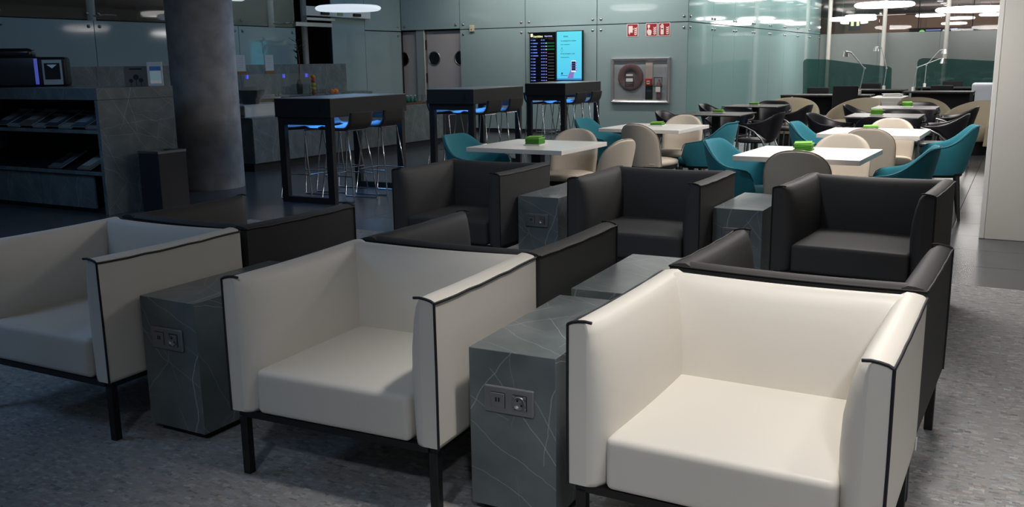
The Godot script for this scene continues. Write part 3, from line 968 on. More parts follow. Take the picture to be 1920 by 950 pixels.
	var g := struct("ceiling", "pale unseen lounge ceiling with brown hall soffit", "ceiling")
	slab(g, "soffit", Vector3(-18, CEIL, -28.5), Vector3(3.4, CEIL + 0.15, 3.7), M.ceiling)
	slab(g, "hall_soffit", Vector3(-18, 3.4, -50), Vector3(3.4, 3.55, -28.52), M.hall_wall)
	# doors beside the glass wall
	for i in 2:
		var dr := struct("door_%d" % (i + 1), ["narrow grey kitchen door leaf with a porthole at the corner", "grey kitchen door leaf with two round portholes"][i], "door")
		var x0: float = [-11.95, -11.12][i]
		var x1: float = [-11.36, -10.236][i]
		slab(dr, "leaf", Vector3(x0, 0.01, -16.56), Vector3(x1, 2.06, -16.5), mat(Color(0.66, 0.64, 0.64), 0.3), 0.003)
		for x in ([-11.73] if i == 0 else [-10.94, -10.29]):
			var rows := []
			for pr in [[0.15, 0.0], [0.15, 0.012], [0.132, 0.014], [0.130, 0.004], [0.001, 0.004]]:
				var row := []
				for kk in 28: row.append(Vector3(cos(TAU * kk / 28) * pr[0], sin(TAU * kk / 28) * pr[0], pr[1]))
				rows.append(row)
			var ph := part(dr, "porthole", MB.new().grid([rows[0], rows[1], rows[2], rows[3]], true, false), M.steel, Vector3(x, 1.5, -16.5))
			part(ph, "porthole_glass", MB.new().grid([rows[3], rows[4]], true, false), mat(Color(0.03, 0.04, 0.05), 0.08))
		if i == 1:
			for y in [0.3, 1.1, 1.78]:
				part(dr, "hinge", MB.new().box(Vector3.ZERO, Vector3(0.03, 0.2, 0.03), 0.004), M.black_metal, Vector3(-11.13, y, -16.485))
	var tr := struct("trim_1", "grey metal frame post between the two kitchen door leaves", "door frame")
	slab(tr, "post", Vector3(-11.355, 0, -16.56), Vector3(-11.14, 2.085, -16.44), M.alu, 0.01)
	slab(tr, "head", Vector3(-11.9, 2.062, -16.56), Vector3(-10.24, 2.085, -16.46), M.backing)

func build_posts() -> void:
	var spots := [[-5.1, -28.2, "white round facade post beside the glass corner"], [-3.62, -28.2, "white round facade post between the left green screen's lamps"], [-2.02, -28.2, "white round facade post behind the right hand desk lamps"], [-12.15, -9.25, "pale round post behind the clear left panes"], [-12.15, -13.0, "pale round post beside the dark doorway in the left wall"], [-12.25, -14.0, "pale round post inside the dark doorway in the left wall"]]
	for s in spots:
		var t := thing("facade_post", s[2], "post", Vector3(s[0], 0, s[1]), 0.0, "white round facade posts")
		part(t, "shaft", MB.new().lathe([Vector2(0.058, 0.0), Vector2(0.058, CEIL)], 24), M.plaster)
		part(t, "collar", MB.new().lathe([Vector2(0.08, 0.0), Vector2(0.08, 0.03), Vector2(0.06, 0.035)], 24, Vector3.ZERO, false), M.steel)
		if s[0] < -11:
			part(t, "bracket", MB.new().tube([Vector3(0, 2.15, 0), Vector3(0.42, 2.15, 0)], 0.014, 8).tube([Vector3(0.42, 2.15, -0.1), Vector3(0.42, 2.15, 0.1)], 0.012, 8), M.steel)
	var c := thing("concrete_column", "thick round concrete column beside the magazine stand", "column", Vector3(-8.36, 0, -7.78))
	part(c, "shaft", MB.new().lathe([Vector2(0.372, 0.0), Vector2(0.372, CEIL)], 56), M.concrete)

# ------------------------------------------------------------------ things on the glass wall
func build_wall_things() -> void:
	var z := -16.4
	var t := thing("departure_board", "black departures screen with rows of flights on the glass wall", "screen", Vector3(-8.295, 1.47, z + 0.03))
	part(t, "housing", MB.new().box(Vector3(0, 0, 0.03), Vector3(0.575, 0.985, 0.06), 0.004), M.black_matt)
	part(t, "wall_mount", MB.new().box(Vector3(0, 0, -0.0145), Vector3(0.3, 0.4, 0.029)), M.black_metal)
	part(t, "screen_face", MB.new().uvquad(Vector3(0, 0, 0.0607), Vector3(0.28, 0, 0), Vector3(0, 0.482, 0)), screen_mat(board_image(), 0.9))
	part(t, "screen_icon", MB.new().box(Vector3(-0.235, 0.435, 0.0612), Vector3(0.05, 0.06, 0.001)), glow(Color(0.8, 0.85, 0.3), 0.6))
	words(t, "Sortides", Vector3(-0.2, 0.41, 0.0615), 0.052, glow(Color(0.8, 0.82, 0.3), 0.7))
	words(t, "Departures", Vector3(0.045, 0.414, 0.0615), 0.03, glow(Color(0.4, 0.55, 1.0), 0.7))
	var p := thing("poster_screen", "bright cyan advertising screen with a hand holding a phone", "screen", Vector3(-7.725, 1.495, z + 0.03))
	part(p, "housing", MB.new().box(Vector3(0, 0, 0.03), Vector3(0.56, 0.96, 0.06), 0.004), M.black_matt)
	part(p, "wall_mount", MB.new().box(Vector3(0, 0, -0.0145), Vector3(0.3, 0.4, 0.029)), M.black_metal)
	var sf := part(p, "screen_face", MB.new().uvquad(Vector3(0, 0.01, 0.0607), Vector3(0.262, 0, 0), Vector3(0, 0.455, 0)), screen_mat(poster_image(), 1.25))
	var al := AreaLight3D.new()
	al.name = "screen_light"; al.area_size = Vector2(0.5, 0.88); al.light_color = Color(0.35, 0.8, 0.95); al.light_energy = 0.06
	al.area_range = 10.0; al.shadow_enabled = true
	al.rotation.y = PI; al.position = Vector3(0, 0.01, 0.08)
	sf.add_child(al)
	var ink := mat(Color(0.03, 0.1, 0.15), 0.5)
	words(p, "aena", Vector3(-0.12, 0.375, 0.0612), 0.04, ink)
	words(p, "Tu aeropuerto a mano", Vector3(-0.18, 0.29, 0.0612), 0.03, ink)
	words(p, "El teu aeroport a mà", Vector3(-0.18, 0.05, 0.0612), 0.03, ink)
	for i in 3:
		var s := thing("fire_sign", ["red hose reel sign, leftmost of the three fire signs", "red hand pressing button sign, middle of the three fire signs", "red extinguisher sign, rightmost of the three fire signs"][i], "sign", Vector3([-6.47, -6.10, -5.855][i], 1.945, z), 0.0, "red fire signs on the glass wall")
		part(s, "sign_plate", MB.new().box(Vector3(0, 0, 0.003), Vector3(0.222, 0.236, 0.006), 0.001), M.white_plastic)
		part(s, "sign_print", MB.new().uvquad(Vector3(0, 0, 0.0066), Vector3(0.11, 0, 0), Vector3(0, 0.117, 0)), print_mat(fire_sign_image(i)))
	var bx := thing("wall_sensor", "small cream square box on the joint of the glass wall", "box", Vector3(-9.93, 2.08, z))
	part(bx, "cover", MB.new().soft(Vector3(0, 0, 0.025), Vector3(0.10, 0.13, 0.05), 0.01, 2), mat(Color(0.75, 0.71, 0.62), 0.5))
	part(bx, "lens", MB.new().box(Vector3(0, -0.02, 0.051), Vector3(0.03, 0.015, 0.004), 0.001), M.dark_hole)
	var o := thing("wall_outlet", "small grey wall socket low on the glass wall by the counter end", "socket", Vector3(-10.02, 0.27, z))
	part(o, "plate", MB.new().soft(Vector3(0, 0, 0.006), Vector3(0.12, 0.16, 0.012), 0.005, 2), M.plate_grey)
	part(o, "socket_hole", MB.new().box(Vector3(0, 0, 0.0125), Vector3(0.04, 0.04, 0.002), 0.001), M.dark_hole)
	# fire hose cabinet
	var c := thing("fire_cabinet", "chrome framed fire hose cabinet with glass front on the wall", "cabinet", Vector3(-6.30, 1.035, z))
	var w := 0.58
	var h := 0.415
	part(c, "back_panel", MB.new().box(Vector3(0, 0, 0.006), Vector3(w * 2 - 0.02, h * 2 - 0.02, 0.012)), mat(Color(0.66, 0.69, 0.70), 0.4, 0.2))
	for s in [[0, 1], [0, -1], [1, 0], [-1, 0]]:
		var rows := []
		var along := Vector3(s[1], -s[0], 0).abs()
		var outw := Vector3(s[0], s[1], 0)
		var oh := w if s[0] != 0 else h
		var ah := h if s[0] != 0 else w
		for pr in [[0.0, 0.0], [0.0, 0.05], [0.018, 0.07], [0.045, 0.06], [0.062, 0.04], [0.062, 0.012]]:
			rows.append([outw * (oh - pr[0]) - along * (ah - pr[0]) + Vector3(0, 0, pr[1]), outw * (oh - pr[0]) + along * (ah - pr[0]) + Vector3(0, 0, pr[1])])
		var fb := MB.new()
		for i in 5: fb.face([rows[i][0], rows[i][1], rows[i + 1][1], rows[i + 1][0]], outw * 0.3 + Vector3(0, 0, 1) if i > 0 else outw)
		part(c, "frame", fb, mat(Color(0.78, 0.78, 0.79), 0.22, 0.75))
	var reel := []
	for pr in [[0.25, 0.013], [0.25, 0.035], [0.225, 0.045], [0.13, 0.045], [0.12, 0.02], [0.001, 0.02]]:
		var row := []
		for k in 36: row.append(Vector3(-0.19 + cos(TAU * k / 36) * pr[0], 0.06 + sin(TAU * k / 36) * pr[0], pr[1]))
		reel.append(row)
	var rl := part(c, "hose_reel", MB.new().grid([reel[0], reel[1], reel[2], reel[3], reel[4]], true, false), mat(Color(0.42, 0.31, 0.32), 0.8))
	part(rl, "hub", MB.new().grid([reel[4], reel[5]], true, false), mat(Color(0.42, 0.40, 0.41), 0.5))
	part(c, "divider", MB.new().box(Vector3(0.175, 0.15, 0.02), Vector3(0.135, 0.42, 0.02)), mat(Color(0.72, 0.67, 0.64), 0.5))
	part(c, "dark_recess", MB.new().box(Vector3(0.175, -0.22, 0.02), Vector3(0.135, 0.27, 0.02)), M.dark_hole)
	var cp := part(c, "call_point", MB.new().soft(Vector3(0.175, -0.03, 0.045), Vector3(0.125, 0.125, 0.05), 0.008, 2), M.red, Vector3.ZERO, "red fire alarm call point")
	part(cp, "call_label", MB.new().box(Vector3(0.175, -0.035, 0.071), Vector3(0.06, 0.065, 0.003)), M.white_plastic)
	part(cp, "call_mark", MB.new().box(Vector3(0.175, -0.035, 0.073), Vector3(0.06, 0.008, 0.002)).box(Vector3(0.175, -0.035, 0.0732), Vector3(0.016, 0.022, 0.002)), M.dark_hole)
	part(c, "extinguisher", MB.new().lathe([Vector2(0.001, -0.34), Vector2(0.05, -0.34), Vector2(0.05, -0.12), Vector2(0.035, -0.07), Vector2(0.015, -0.04), Vector2(0.015, 0.0), Vector2(0.001, 0.0)], 16, Vector3(0.37, 0.02, 0.0), false), mat(Color(0.50, 0.34, 0.36), 0.5)).position.z = 0.066 - 0.05
	part(c, "glass_door", MB.new().box(Vector3(0, 0, 0.078), Vector3(w * 2 - 0.13, h * 2 - 0.13, 0.006)), M.case_glass)
	for x in [-0.19, 0.37]:
		var ol := MB.new()
		for s in [-1.0, 1.0]:
			ol.box(Vector3(x + s * 0.075, -0.03, 0.0825), Vector3(0.012, 0.16, 0.001))
			ol.box(Vector3(x, -0.03 + s * 0.08, 0.0825), Vector3(0.162, 0.012, 0.001))
		part(c, "break_mark", ol, M.dark_hole)
	for q in [[-0.19, 0.01, 0.14, 0.06], [-0.19, 0.1, 0.13, 0.03], [0.37, -0.16, 0.09, 0.1]]:
		part(c, "sticker", MB.new().box(Vector3(q[0], q[1], 0.0825), Vector3(q[2], q[3], 0.001)), mat(Color(0.78, 0.79, 0.78), 0.5))

# ------------------------------------------------------------------ food counter and what stands on it
func drinking_glass(label: String, at: Vector3, h: float, group: String) -> void:
	var t := thing("drinking_glass", label, "glass", at, 0.0, group)
	part(t, "bowl", MB.new().lathe([Vector2(0.001, 0.0), Vector2(0.026, 0.0), Vector2(0.033, h), Vector2(0.030, h), Vector2(0.024, 0.012), Vector2(0.001, 0.012)], 12, Vector3.ZERO, false), M.case_glass)

func fruit(label: String, at: Vector3, r: float, m: Material, group: String) -> void:
	var t := thing("fruit", label, "fruit", at, 0.0, group)
	var prof := []
	for i in 11:
		var a := -PI / 2 + PI * i / 10.0
		prof.append(Vector2(maxf(0.0008, cos(a) * r), sin(a) * r * 0.94 + r * 0.94))
	part(t, "flesh", MB.new().lathe(prof, 16), m)
	part(t, "stem", MB.new().lathe([Vector2(0.004, 0.0), Vector2(0.003, 0.008), Vector2(0.0005, 0.009)], 6, Vector3(0, r * 1.87, 0)), M.dark_wood)

func build_counter() -> void:
	var c := thing("food_counter", "long grey stone food counter behind the bar tables", "counter", Vector3(-9.34, 0, -11.43))
	for i in 4:
		var z0 := 2.31 - i * 1.155
		part(c, "front_panel", MB.new().box(Vector3(0.36, 0.405, z0 - 0.5775), Vector3(0.02, 0.59, 1.152), 0.001), M.marble)
	part(c, "end_panel", MB.new().box(Vector3(0, 0.405, 2.3), Vector3(0.70, 0.59, 0.02), 0.001), M.marble)
	part(c, "worktop", MB.new().box(Vector3(0, 0.71, 0), Vector3(0.75, 0.02, 4.64), 0.002), M.marble)
	part(c, "carcass", MB.new().box(Vector3(-0.01, 0.40, 0), Vector3(0.68, 0.59, 4.55)), M.black_matt)
	part(c, "plinth", MB.new().box(Vector3(-0.03, 0.052, 0), Vector3(0.72, 0.104, 4.58)), M.black_matt)
	part(c, "notice", MB.new().box(Vector3(-0.05, 0.44, 2.312), Vector3(0.2, 0.34, 0.003)), mat(Color(0.45, 0.45, 0.45), 0.5))
	var dk := thing("dark_end_block", "low dark block at the end of the stone counter", "cabinet", Vector3(-9.5, 0, -14.6))  # plain dark block past the far end of the counter
	part(dk, "body", MB.new().box(Vector3(0, 0.3, 0), Vector3(0.6, 0.5, 1.2), 0.004), M.black_matt)
	part(dk, "plinth", MB.new().box(Vector3(0, 0.025, 0), Vector3(0.55, 0.05, 1.15)), M.backing)
	var b := thing("back_counter", "dark stone service counter with splashback along the left wall", "counter", Vector3(-11.35, 0, -10.95))
	part(b, "cabinet_row", MB.new().box(Vector3(0, 0.43, 0), Vector3(0.6, 0.86, 7.0)), M.black_matt)
	part(b, "worktop", MB.new().box(Vector3(0, 0.88, 0), Vector3(0.64, 0.04, 7.0), 0.003), M.marble)
	for i in 5:
		part(b, "splashback", MB.new().box(Vector3(-0.31, 1.16, 2.8 - i * 1.4), Vector3(0.03, 0.52, 1.396), 0.001), M.marble)
	var pl := thing("dry_branch", "dark dried branch standing on the service counter by the doorway", "plant", Vector3(-11.3, 0.9, -12.7))
	var st := MB.new().tube([Vector3(0, 0.2, 0), Vector3(0.01, 0.6, -0.02), Vector3(0.0, 0.95, 0.03)], 0.012, 6, 0.006)
	part(pl, "vase", MB.new().lathe([Vector2(0.001, 0.0), Vector2(0.05, 0.0), Vector2(0.06, 0.15), Vector2(0.03, 0.25), Vector2(0.026, 0.25)], 14), M.black_leather)
	part(pl, "stem", st, M.dark_wood)
	var rng := RandomNumberGenerator.new()
	rng.seed = 5
	for i in 26:
		var y := rng.randf_range(0.5, 1.0)
		var a := rng.randf() * TAU
		var ln := rng.randf_range(0.06, 0.2)
		var d := Vector3(cos(a), rng.randf_range(0.1, 0.6), sin(a)).normalized()
		var o := Vector3(0, y, 0)
		var sd := d.cross(Vector3.UP).normalized() * 0.018
		part(pl, "leaf", MB.new().face([o, o + d * ln * 0.5 + sd, o + d * ln, o + d * ln * 0.5 - sd], Vector3.UP).face([o - Vector3(0, 0.002, 0), o + d * ln * 0.5 + sd, o + d * ln - Vector3(0, 0.002, 0), o + d * ln * 0.5 - sd], Vector3.DOWN), mat(Color(0.20, 0.15, 0.14), 0.8))
	var fa := thing("fascia_box", "white fascia box with two dark spotlights above the doorway", "fascia", Vector3(-11.62, 2.37, -14.25))
	part(fa, "panel", MB.new().box(Vector3(0, 0, 0), Vector3(0.1, 0.17, 1.9), 0.004), M.white_plastic)
	for z in [0.45, -0.5]:
		part(fa, "spotlight", MB.new().soft(Vector3(0.065, -0.03, z), Vector3(0.05, 0.055, 0.22), 0.015, 2), M.black_matt)
	part(fa, "exit_plate", MB.new().box(Vector3(0.053, 0.0, 0.0), Vector3(0.006, 0.12, 0.17)), mat(Color(0.55, 0.66, 0.45), 0.5))
	part(fa, "lower_ledge", MB.new().box(Vector3(0.02, -0.14, 0.55), Vector3(0.06, 0.05, 0.8), 0.003), M.alu)
	# display case
	var g := thing("sneeze_guard", "glass display guard on the near end of the food counter", "display case", Vector3(-9.05, 0.72, -9.75))
	part(g, "front_pane", MB.new().box(Vector3(0, 0.28, 0), Vector3(0.008, 0.56, 1.3)), M.case_glass)
	part(g, "top_pane", MB.new().box(Vector3(-0.2, 0.565, 0), Vector3(0.42, 0.008, 1.3)), M.case_glass)
	for z in [-0.645, 0.645]:
		part(g, "end_pane", MB.new().box(Vector3(-0.2, 0.28, z), Vector3(0.38, 0.55, 0.008)), M.case_glass)
	for z in [0.55, -0.15, -0.62]:
		part(g, "blue_spot", MB.new().box(Vector3(-0.04, 0.535, z), Vector3(0.03, 0.05, 0.03), 0.004), glow(Color(0.1, 0.15, 1.0), 0.8))
	for i in 2:
		var mn := thing("menu_stand", ["white menu card in wooden block, beside the concrete column", "white menu card in wooden block, middle of the display case"][i], "menu stand", Vector3(-9.15, 1.289, [-9.17, -9.70][i]), 0.85, "menu cards on the display case")
		part(mn, "block", MB.new().box(Vector3(0, 0.02, 0), Vector3(0.13, 0.04, 0.06), 0.003), M.wood)
		part(mn, "card", MB.new().box(Vector3(0, 0.147, 0), Vector3(0.11, 0.212, 0.003)), M.white_plastic)
		var ln := MB.new()
		for k in 5: ln.box(Vector3(-0.005, 0.21 - k * 0.03, 0.002), Vector3(0.075 - (k % 2) * 0.02, 0.004, 0.0008))
		part(mn, "print_lines", ln, mat(Color(0.74, 0.74, 0.75), 0.7))
	var rs := thing("serving_riser", "white serving riser under the black bowl in the display case", "riser", Vector3(-9.42, 0.72, -9.68))
	part(rs, "top", MB.new().box(Vector3(0, 0.15, 0), Vector3(0.52, 0.02, 1.0), 0.003), M.white_plastic)
	part(rs, "front", MB.new().box(Vector3(0.25, 0.07, 0), Vector3(0.018, 0.138, 0.98)), M.white_plastic)
	part(rs, "rear", MB.new().box(Vector3(-0.25, 0.07, 0), Vector3(0.018, 0.138, 0.98)), M.white_plastic)
	var bw := thing("salad_bowl", "large black tapered bowl on the white riser", "bowl", Vector3(-9.4, 0.88, -9.55))
	part(bw, "bowl", MB.new().lathe([Vector2(0.001, 0.0), Vector2(0.11, 0.0), Vector2(0.12, 0.012), Vector2(0.2, 0.185), Vector2(0.205, 0.19), Vector2(0.195, 0.19), Vector2(0.11, 0.02), Vector2(0.001, 0.016)], 28), mat(Color(0.04, 0.05, 0.07), 0.2))
	part(bw, "salad", MB.new().lathe([Vector2(0.185, 0.165), Vector2(0.12, 0.19), Vector2(0.001, 0.2)], 18), mat(Color(0.55, 0.50, 0.22), 0.7))
	var pt := thing("herb_pot", "small pot of green herbs in the display case", "plant", Vector3(-9.4, 0.88, -10.08))
	part(pt, "pot", MB.new().lathe([Vector2(0.001, 0.0), Vector2(0.04, 0.0), Vector2(0.05, 0.08), Vector2(0.045, 0.08), Vector2(0.001, 0.07)], 14), M.white_plastic)
	for i in 16:
		var a := i * 2.4
		var tip := Vector3(cos(a) * 0.05, 0.17 + 0.03 * sin(i * 1.3), sin(a) * 0.06)
		part(pt, "blade", MB.new().face([Vector3(cos(a) * 0.02 - 0.006, 0.07, sin(a) * 0.02), Vector3(cos(a) * 0.02 + 0.006, 0.07, sin(a) * 0.02), tip], Vector3.BACK).face([Vector3(cos(a) * 0.02, 0.07, sin(a) * 0.02 - 0.006), Vector3(cos(a) * 0.02, 0.07, sin(a) * 0.02 + 0.006), tip], Vector3.RIGHT), mat(Color(0.22, 0.45, 0.2), 0.7))
	var sh := thing("raised_shelf", "dark raised shelf on the counter holding fruit and glasses", "shelf", Vector3(-9.65, 0.72, -11.35))
	part(sh, "board", MB.new().box(Vector3(0, 0.205, 0), Vector3(0.36, 0.02, 1.5), 0.003), M.black_matt)
	for z in [-0.7, 0.0, 0.7]:
		part(sh, "support", MB.new().box(Vector3(0, 0.097, z), Vector3(0.3, 0.194, 0.03)), M.black_matt)
	var vs := thing("fruit_vase", "tall glass vase stacked with fruit on the raised shelf", "vase", Vector3(-9.65, 0.935, -11.16))
	part(vs, "cylinder", MB.new().lathe([Vector2(0.001, 0.0), Vector2(0.075, 0.0), Vector2(0.075, 0.26), Vector2(0.071, 0.26), Vector2(0.071, 0.008), Vector2(0.001, 0.008)], 20, Vector3.ZERO, false), M.case_glass)
	var fl := [[0.0, 0.01, 0.035, "apple_red", "reddish fruit at the bottom of the glass vase"], [0.015, 0.075, 0.034, "lemon", "yellow fruit second from the bottom in the vase"], [-0.012, 0.135, 0.033, "lemon", "yellow fruit in the middle of the vase"], [0.012, 0.195, 0.034, "apple_red", "reddish fruit second from the top of the vase"], [-0.01, 0.255, 0.034, "orange", "orange fruit on top of the glass vase"]]
	for f in fl: fruit(f[4], Vector3(-9.65 + f[0], 0.935 + f[1], -11.16 + f[0]), f[2], M[f[3]], "fruit stacked in the vase")
	var pp := thing("fruit_plate", "flat dark plate with two oranges on the raised shelf", "plate", Vector3(-9.65, 0.935, -11.62))
	part(pp, "plate", MB.new().lathe([Vector2(0.001, 0.0), Vector2(0.08, 0.0), Vector2(0.13, 0.012), Vector2(0.128, 0.015), Vector2(0.001, 0.005)], 24), M.steel)
	fruit("whole orange on the flat plate, nearer the vase", Vector3(-9.63, 0.942, -11.56), 0.045, M.orange, "oranges on the plate")
	fruit("whole orange on the flat plate, farther from the vase", Vector3(-9.63, 0.942, -11.66), 0.045, M.orange, "oranges on the plate")
	for i in 6:
		drinking_glass("small clear glass on the raised shelf, %s from the vase" % ORD[i], Vector3(-9.53, 0.935, -11.25 - 0.07 * i if i < 4 else -11.28 - 0.07 * (i - 4)) + Vector3(0.0 if i < 4 else -0.08, 0, 0), 0.1, "small glasses on the raised shelf")
	# bottles and glasses at the far end
	for i in 2:
		var tr := thing("wooden_tray", ["brown wooden tray of green bottles on the counter", "brown wooden tray of glasses farthest along the counter"][i], "tray", Vector3(-9.18, 0.72, [-12.98, -13.42][i]))
		part(tr, "tray_base", MB.new().box(Vector3(0, 0.006, 0), Vector3(0.26, 0.012, [0.5, 0.3][i]), 0.002), M.dark_wood)
		for s in [-1.0, 1.0]:
			part(tr, "tray_rim", MB.new().box(Vector3(s * 0.125, 0.024, 0), Vector3(0.01, 0.024, [0.5, 0.3][i])), M.dark_wood)
	for i in 8:
		var bt := thing("glass_bottle", "small green glass bottle in the wooden tray, %s from the near end" % ORD[i], "bottle", Vector3(-9.12 - 0.1 * (i % 2), 0.733, -12.79 - 0.11 * (i / 2)), 0.0, "green bottles in the tray")
		part(bt, "bottle_body", MB.new().lathe([Vector2(0.001, 0.0), Vector2(0.032, 0.0), Vector2(0.032, 0.07), Vector2(0.018, 0.1), Vector2(0.013, 0.13), Vector2(0.001, 0.131)], 12), pane(Color(0.15, 0.45, 0.36), 0.75))
		part(bt, "cap", MB.new().lathe([Vector2(0.014, 0.13), Vector2(0.014, 0.142), Vector2(0.001, 0.143)], 10, Vector3.ZERO, false), M.white_plastic)
	for i in 4:
		drinking_glass("tall clear glass in the farthest wooden tray, %s from the bottles" % ORD[i], Vector3(-9.13 - 0.1 * (i % 2), 0.733, -13.36 - 0.11 * (i / 2)), 0.14, "glasses in the farthest tray")

# ------------------------------------------------------------------ magazine stand
func build_magazine_stand() -> void:
	var t := thing("magazine_stand", "dark stone magazine stand with two sloping shelves at the left", "shelf unit", Vector3(-8.9, 0, -6.24))
	var d := 0.45
	part(t, "top", MB.new().box(Vector3(0, 1.155, 0), Vector3(2.5, 0.11, d * 2), 0.002), M.marble)
	for x in [-1.2275, 1.2275]:
		part(t, "side_panel", MB.new().box(Vector3(x, 0.549, 0), Vector3(0.045, 1.098, d * 2), 0.002), M.marble)
	part(t, "back_panel", MB.new().box(Vector3(0, 0.56, -0.2), Vector3(2.4, 1.05, 0.03)), M.black_matt)
	for y in [0.785, 0.385]:
		part(t, "shelf_lip", MB.new().box(Vector3(0, y + 0.012, d - 0.02), Vector3(2.41, 0.035, 0.03), 0.002), M.marble)
		var sl := MB.new()
		sl.face([Vector3(-1.2, y, d - 0.04), Vector3(1.2, y, d - 0.04), Vector3(1.2, y + 0.16, -0.18), Vector3(-1.2, y + 0.16, -0.18)], Vector3(0, 1, 0.3))
		sl.face([Vector3(-1.2, y - 0.02, d - 0.04), Vector3(1.2, y - 0.02, d - 0.04), Vector3(1.2, y + 0.14, -0.18), Vector3(-1.2, y + 0.14, -0.18)], Vector3(0, -1, -0.3))
		part(t, "sloping_shelf", sl, M.black_matt)
	for i in 3:
		part(t, "lower_door", MB.new().box(Vector3(-0.83 + i * 0.83 - 0.2, 0.21, d - 0.04), Vector3(0.815, 0.32, 0.02), 0.001), M.marble)
	part(t, "plinth", MB.new().box(Vector3(0, 0.025, 0), Vector3(2.38, 0.05, d * 2 - 0.12)), M.black_matt)
	var tones := [Color(0.55, 0.52, 0.5), Color(0.35, 0.38, 0.42), Color(0.6, 0.58, 0.55), Color(0.30, 0.30, 0.33), Color(0.62, 0.6, 0.58), Color(0.48, 0.42, 0.38), Color(0.6, 0.6, 0.62), Color(0.36, 0.34, 0.36)]
	var ords := ["nearest the side panel", "second from the side panel", "third from the side panel", "fourth from the side panel", "fifth from the side panel", "sixth from the side panel", "seventh from the side panel", "farthest from the side panel"]
	for i in 8:
		magazine("magazine on the upper shelf, " + ords[i], Vector3(-7.88 - i * 0.205, 0.82 + 0.018 * (i % 2), -5.87), tones[i], i)
	magazine("open spread magazine on the lower shelf, nearer the side panel", Vector3(-8.07, 0.42, -5.87), Color(0.5, 0.48, 0.42), 9)
	magazine("plain cover magazine on the lower shelf, farther from the side panel", Vector3(-8.52, 0.42, -5.87), Color(0.42, 0.42, 0.44), 10)
	# bin beside it
	var b := thing("waste_bin", "dark square waste bin with a steel rim beside the stand", "bin", Vector3(-7.36, 0, -6.24))
	part(b, "body", MB.new().box(Vector3(0, 0.29, 0), Vector3(0.28, 0.58, 0.34), 0.004), mat(Color(0.16, 0.165, 0.18), 0.5))
	var rim := MB.new()
	for s in [-1.0, 1.0]:
		rim.box(Vector3(s * 0.11, 0.592, 0), Vector3(0.065, 0.024, 0.345))
		rim.box(Vector3(0, 0.592, s * 0.135), Vector3(0.155, 0.024, 0.075))
	part(b, "rim", rim, M.steel)
	part(b, "opening", MB.new().box(Vector3(0, 0.582, 0), Vector3(0.16, 0.003, 0.2)), M.dark_hole)
	# things on top
	var cm := thing("coffee_machine", "black coffee machine with blue light strip on the magazine stand", "coffee machine", Vector3(-9.36, 1.21, -6.36), 0.80)
	part(cm, "body", MB.new().soft(Vector3(-0.2, 0.16, 0), Vector3(0.5, 0.32, 0.3), 0.03, 3), M.black_leather)
	part(cm, "bean_hopper", MB.new().soft(Vector3(-0.2, 0.35, 0), Vector3(0.42, 0.11, 0.26), 0.045, 4), mat(Color(0.06, 0.07, 0.09), 0.2))
	part(cm, "front_column", MB.new().soft(Vector3(0.19, 0.155, 0.05), Vector3(0.3, 0.31, 0.3), 0.035, 3), M.black_leather)
	part(cm, "blue_strip", MB.new().box(Vector3(0.045, 0.16, 0.165), Vector3(0.035, 0.27, 0.08), 0.004), glow(Color(0.08, 0.1, 0.9), 0.28))
	part(cm, "front_plate", MB.new().box(Vector3(0.2, 0.15, 0.202), Vector3(0.19, 0.26, 0.006), 0.002), M.alu)
	part(cm, "display", MB.new().box(Vector3(0.2, 0.16, 0.2065), Vector3(0.15, 0.17, 0.004)), M.dark_hole)
	part(cm, "display_mark", MB.new().face([Vector3(0.15, 0.23, 0.2096), Vector3(0.25, 0.23, 0.2096), Vector3(0.2, 0.19, 0.2096)], Vector3.BACK), glow(Color(0.2, 0.4, 0.6), 0.25))
	var wb := thing("paper_box", "white paper box beside the coffee machine", "box", Vector3(-9.95, 1.21, -5.93), 0.2)
	part(wb, "carton", MB.new().box(Vector3(0, 0.11, 0), Vector3(0.26, 0.2, 0.18), 0.004), M.white_plastic)
	part(wb, "wooden_tray", MB.new().box(Vector3(0.03, 0.006, 0.05), Vector3(0.36, 0.012, 0.36), 0.002), M.dark_wood)
	var bb := thing("leaflet_holder", "grey card holder with a dark flower print on the stand", "leaflet holder", Vector3(-7.95, 1.21, -6.50), 0.75)
	part(bb, "card", MB.new().box(Vector3(0, 0.1, 0), Vector3(0.22, 0.2, 0.02), 0.002), mat(Color(0.42, 0.40, 0.38), 0.6))
	var fp := MB.new()
	for q in [[0.0, 0.09, 0.028], [-0.05, 0.055, 0.02], [0.045, 0.06, 0.022]]:
		var ring := []
		for k in 14: ring.append(Vector3(q[0] + cos(TAU * k / 14) * q[2], q[1] + sin(TAU * k / 14) * q[2], 0.0106))
		fp.cap(ring, Vector3.BACK)
		fp.box(Vector3(q[0], q[1] * 0.5, 0.0104), Vector3(0.006, q[1], 0.0006))
	part(bb, "flower_print", fp, mat(Color(0.13, 0.1, 0.11), 0.6))
	part(bb, "title_print", MB.new().box(Vector3(0, 0.172, 0.0104), Vector3(0.12, 0.016, 0.0006)), mat(Color(0.18, 0.16, 0.16), 0.6))
	var tb := thing("tablet_stand", "white framed tablet with a blue page standing by the column", "tablet", Vector3(-7.76, 1.21, -6.58), 0.6)
	part(tb, "frame", MB.new().box(Vector3(0, 0.12, 0), Vector3(0.15, 0.24, 0.015), 0.003), M.white_plastic)
	var im := Image.create(64, 96, false, Image.FORMAT_RGB8)
	im.fill(Color(0.55, 0.66, 0.72)); im.fill_rect(Rect2i(0, 0, 64, 24), Color(0.16, 0.3, 0.52)); im.fill_rect(Rect2i(0, 78, 64, 18), Color(0.65, 0.68, 0.7))
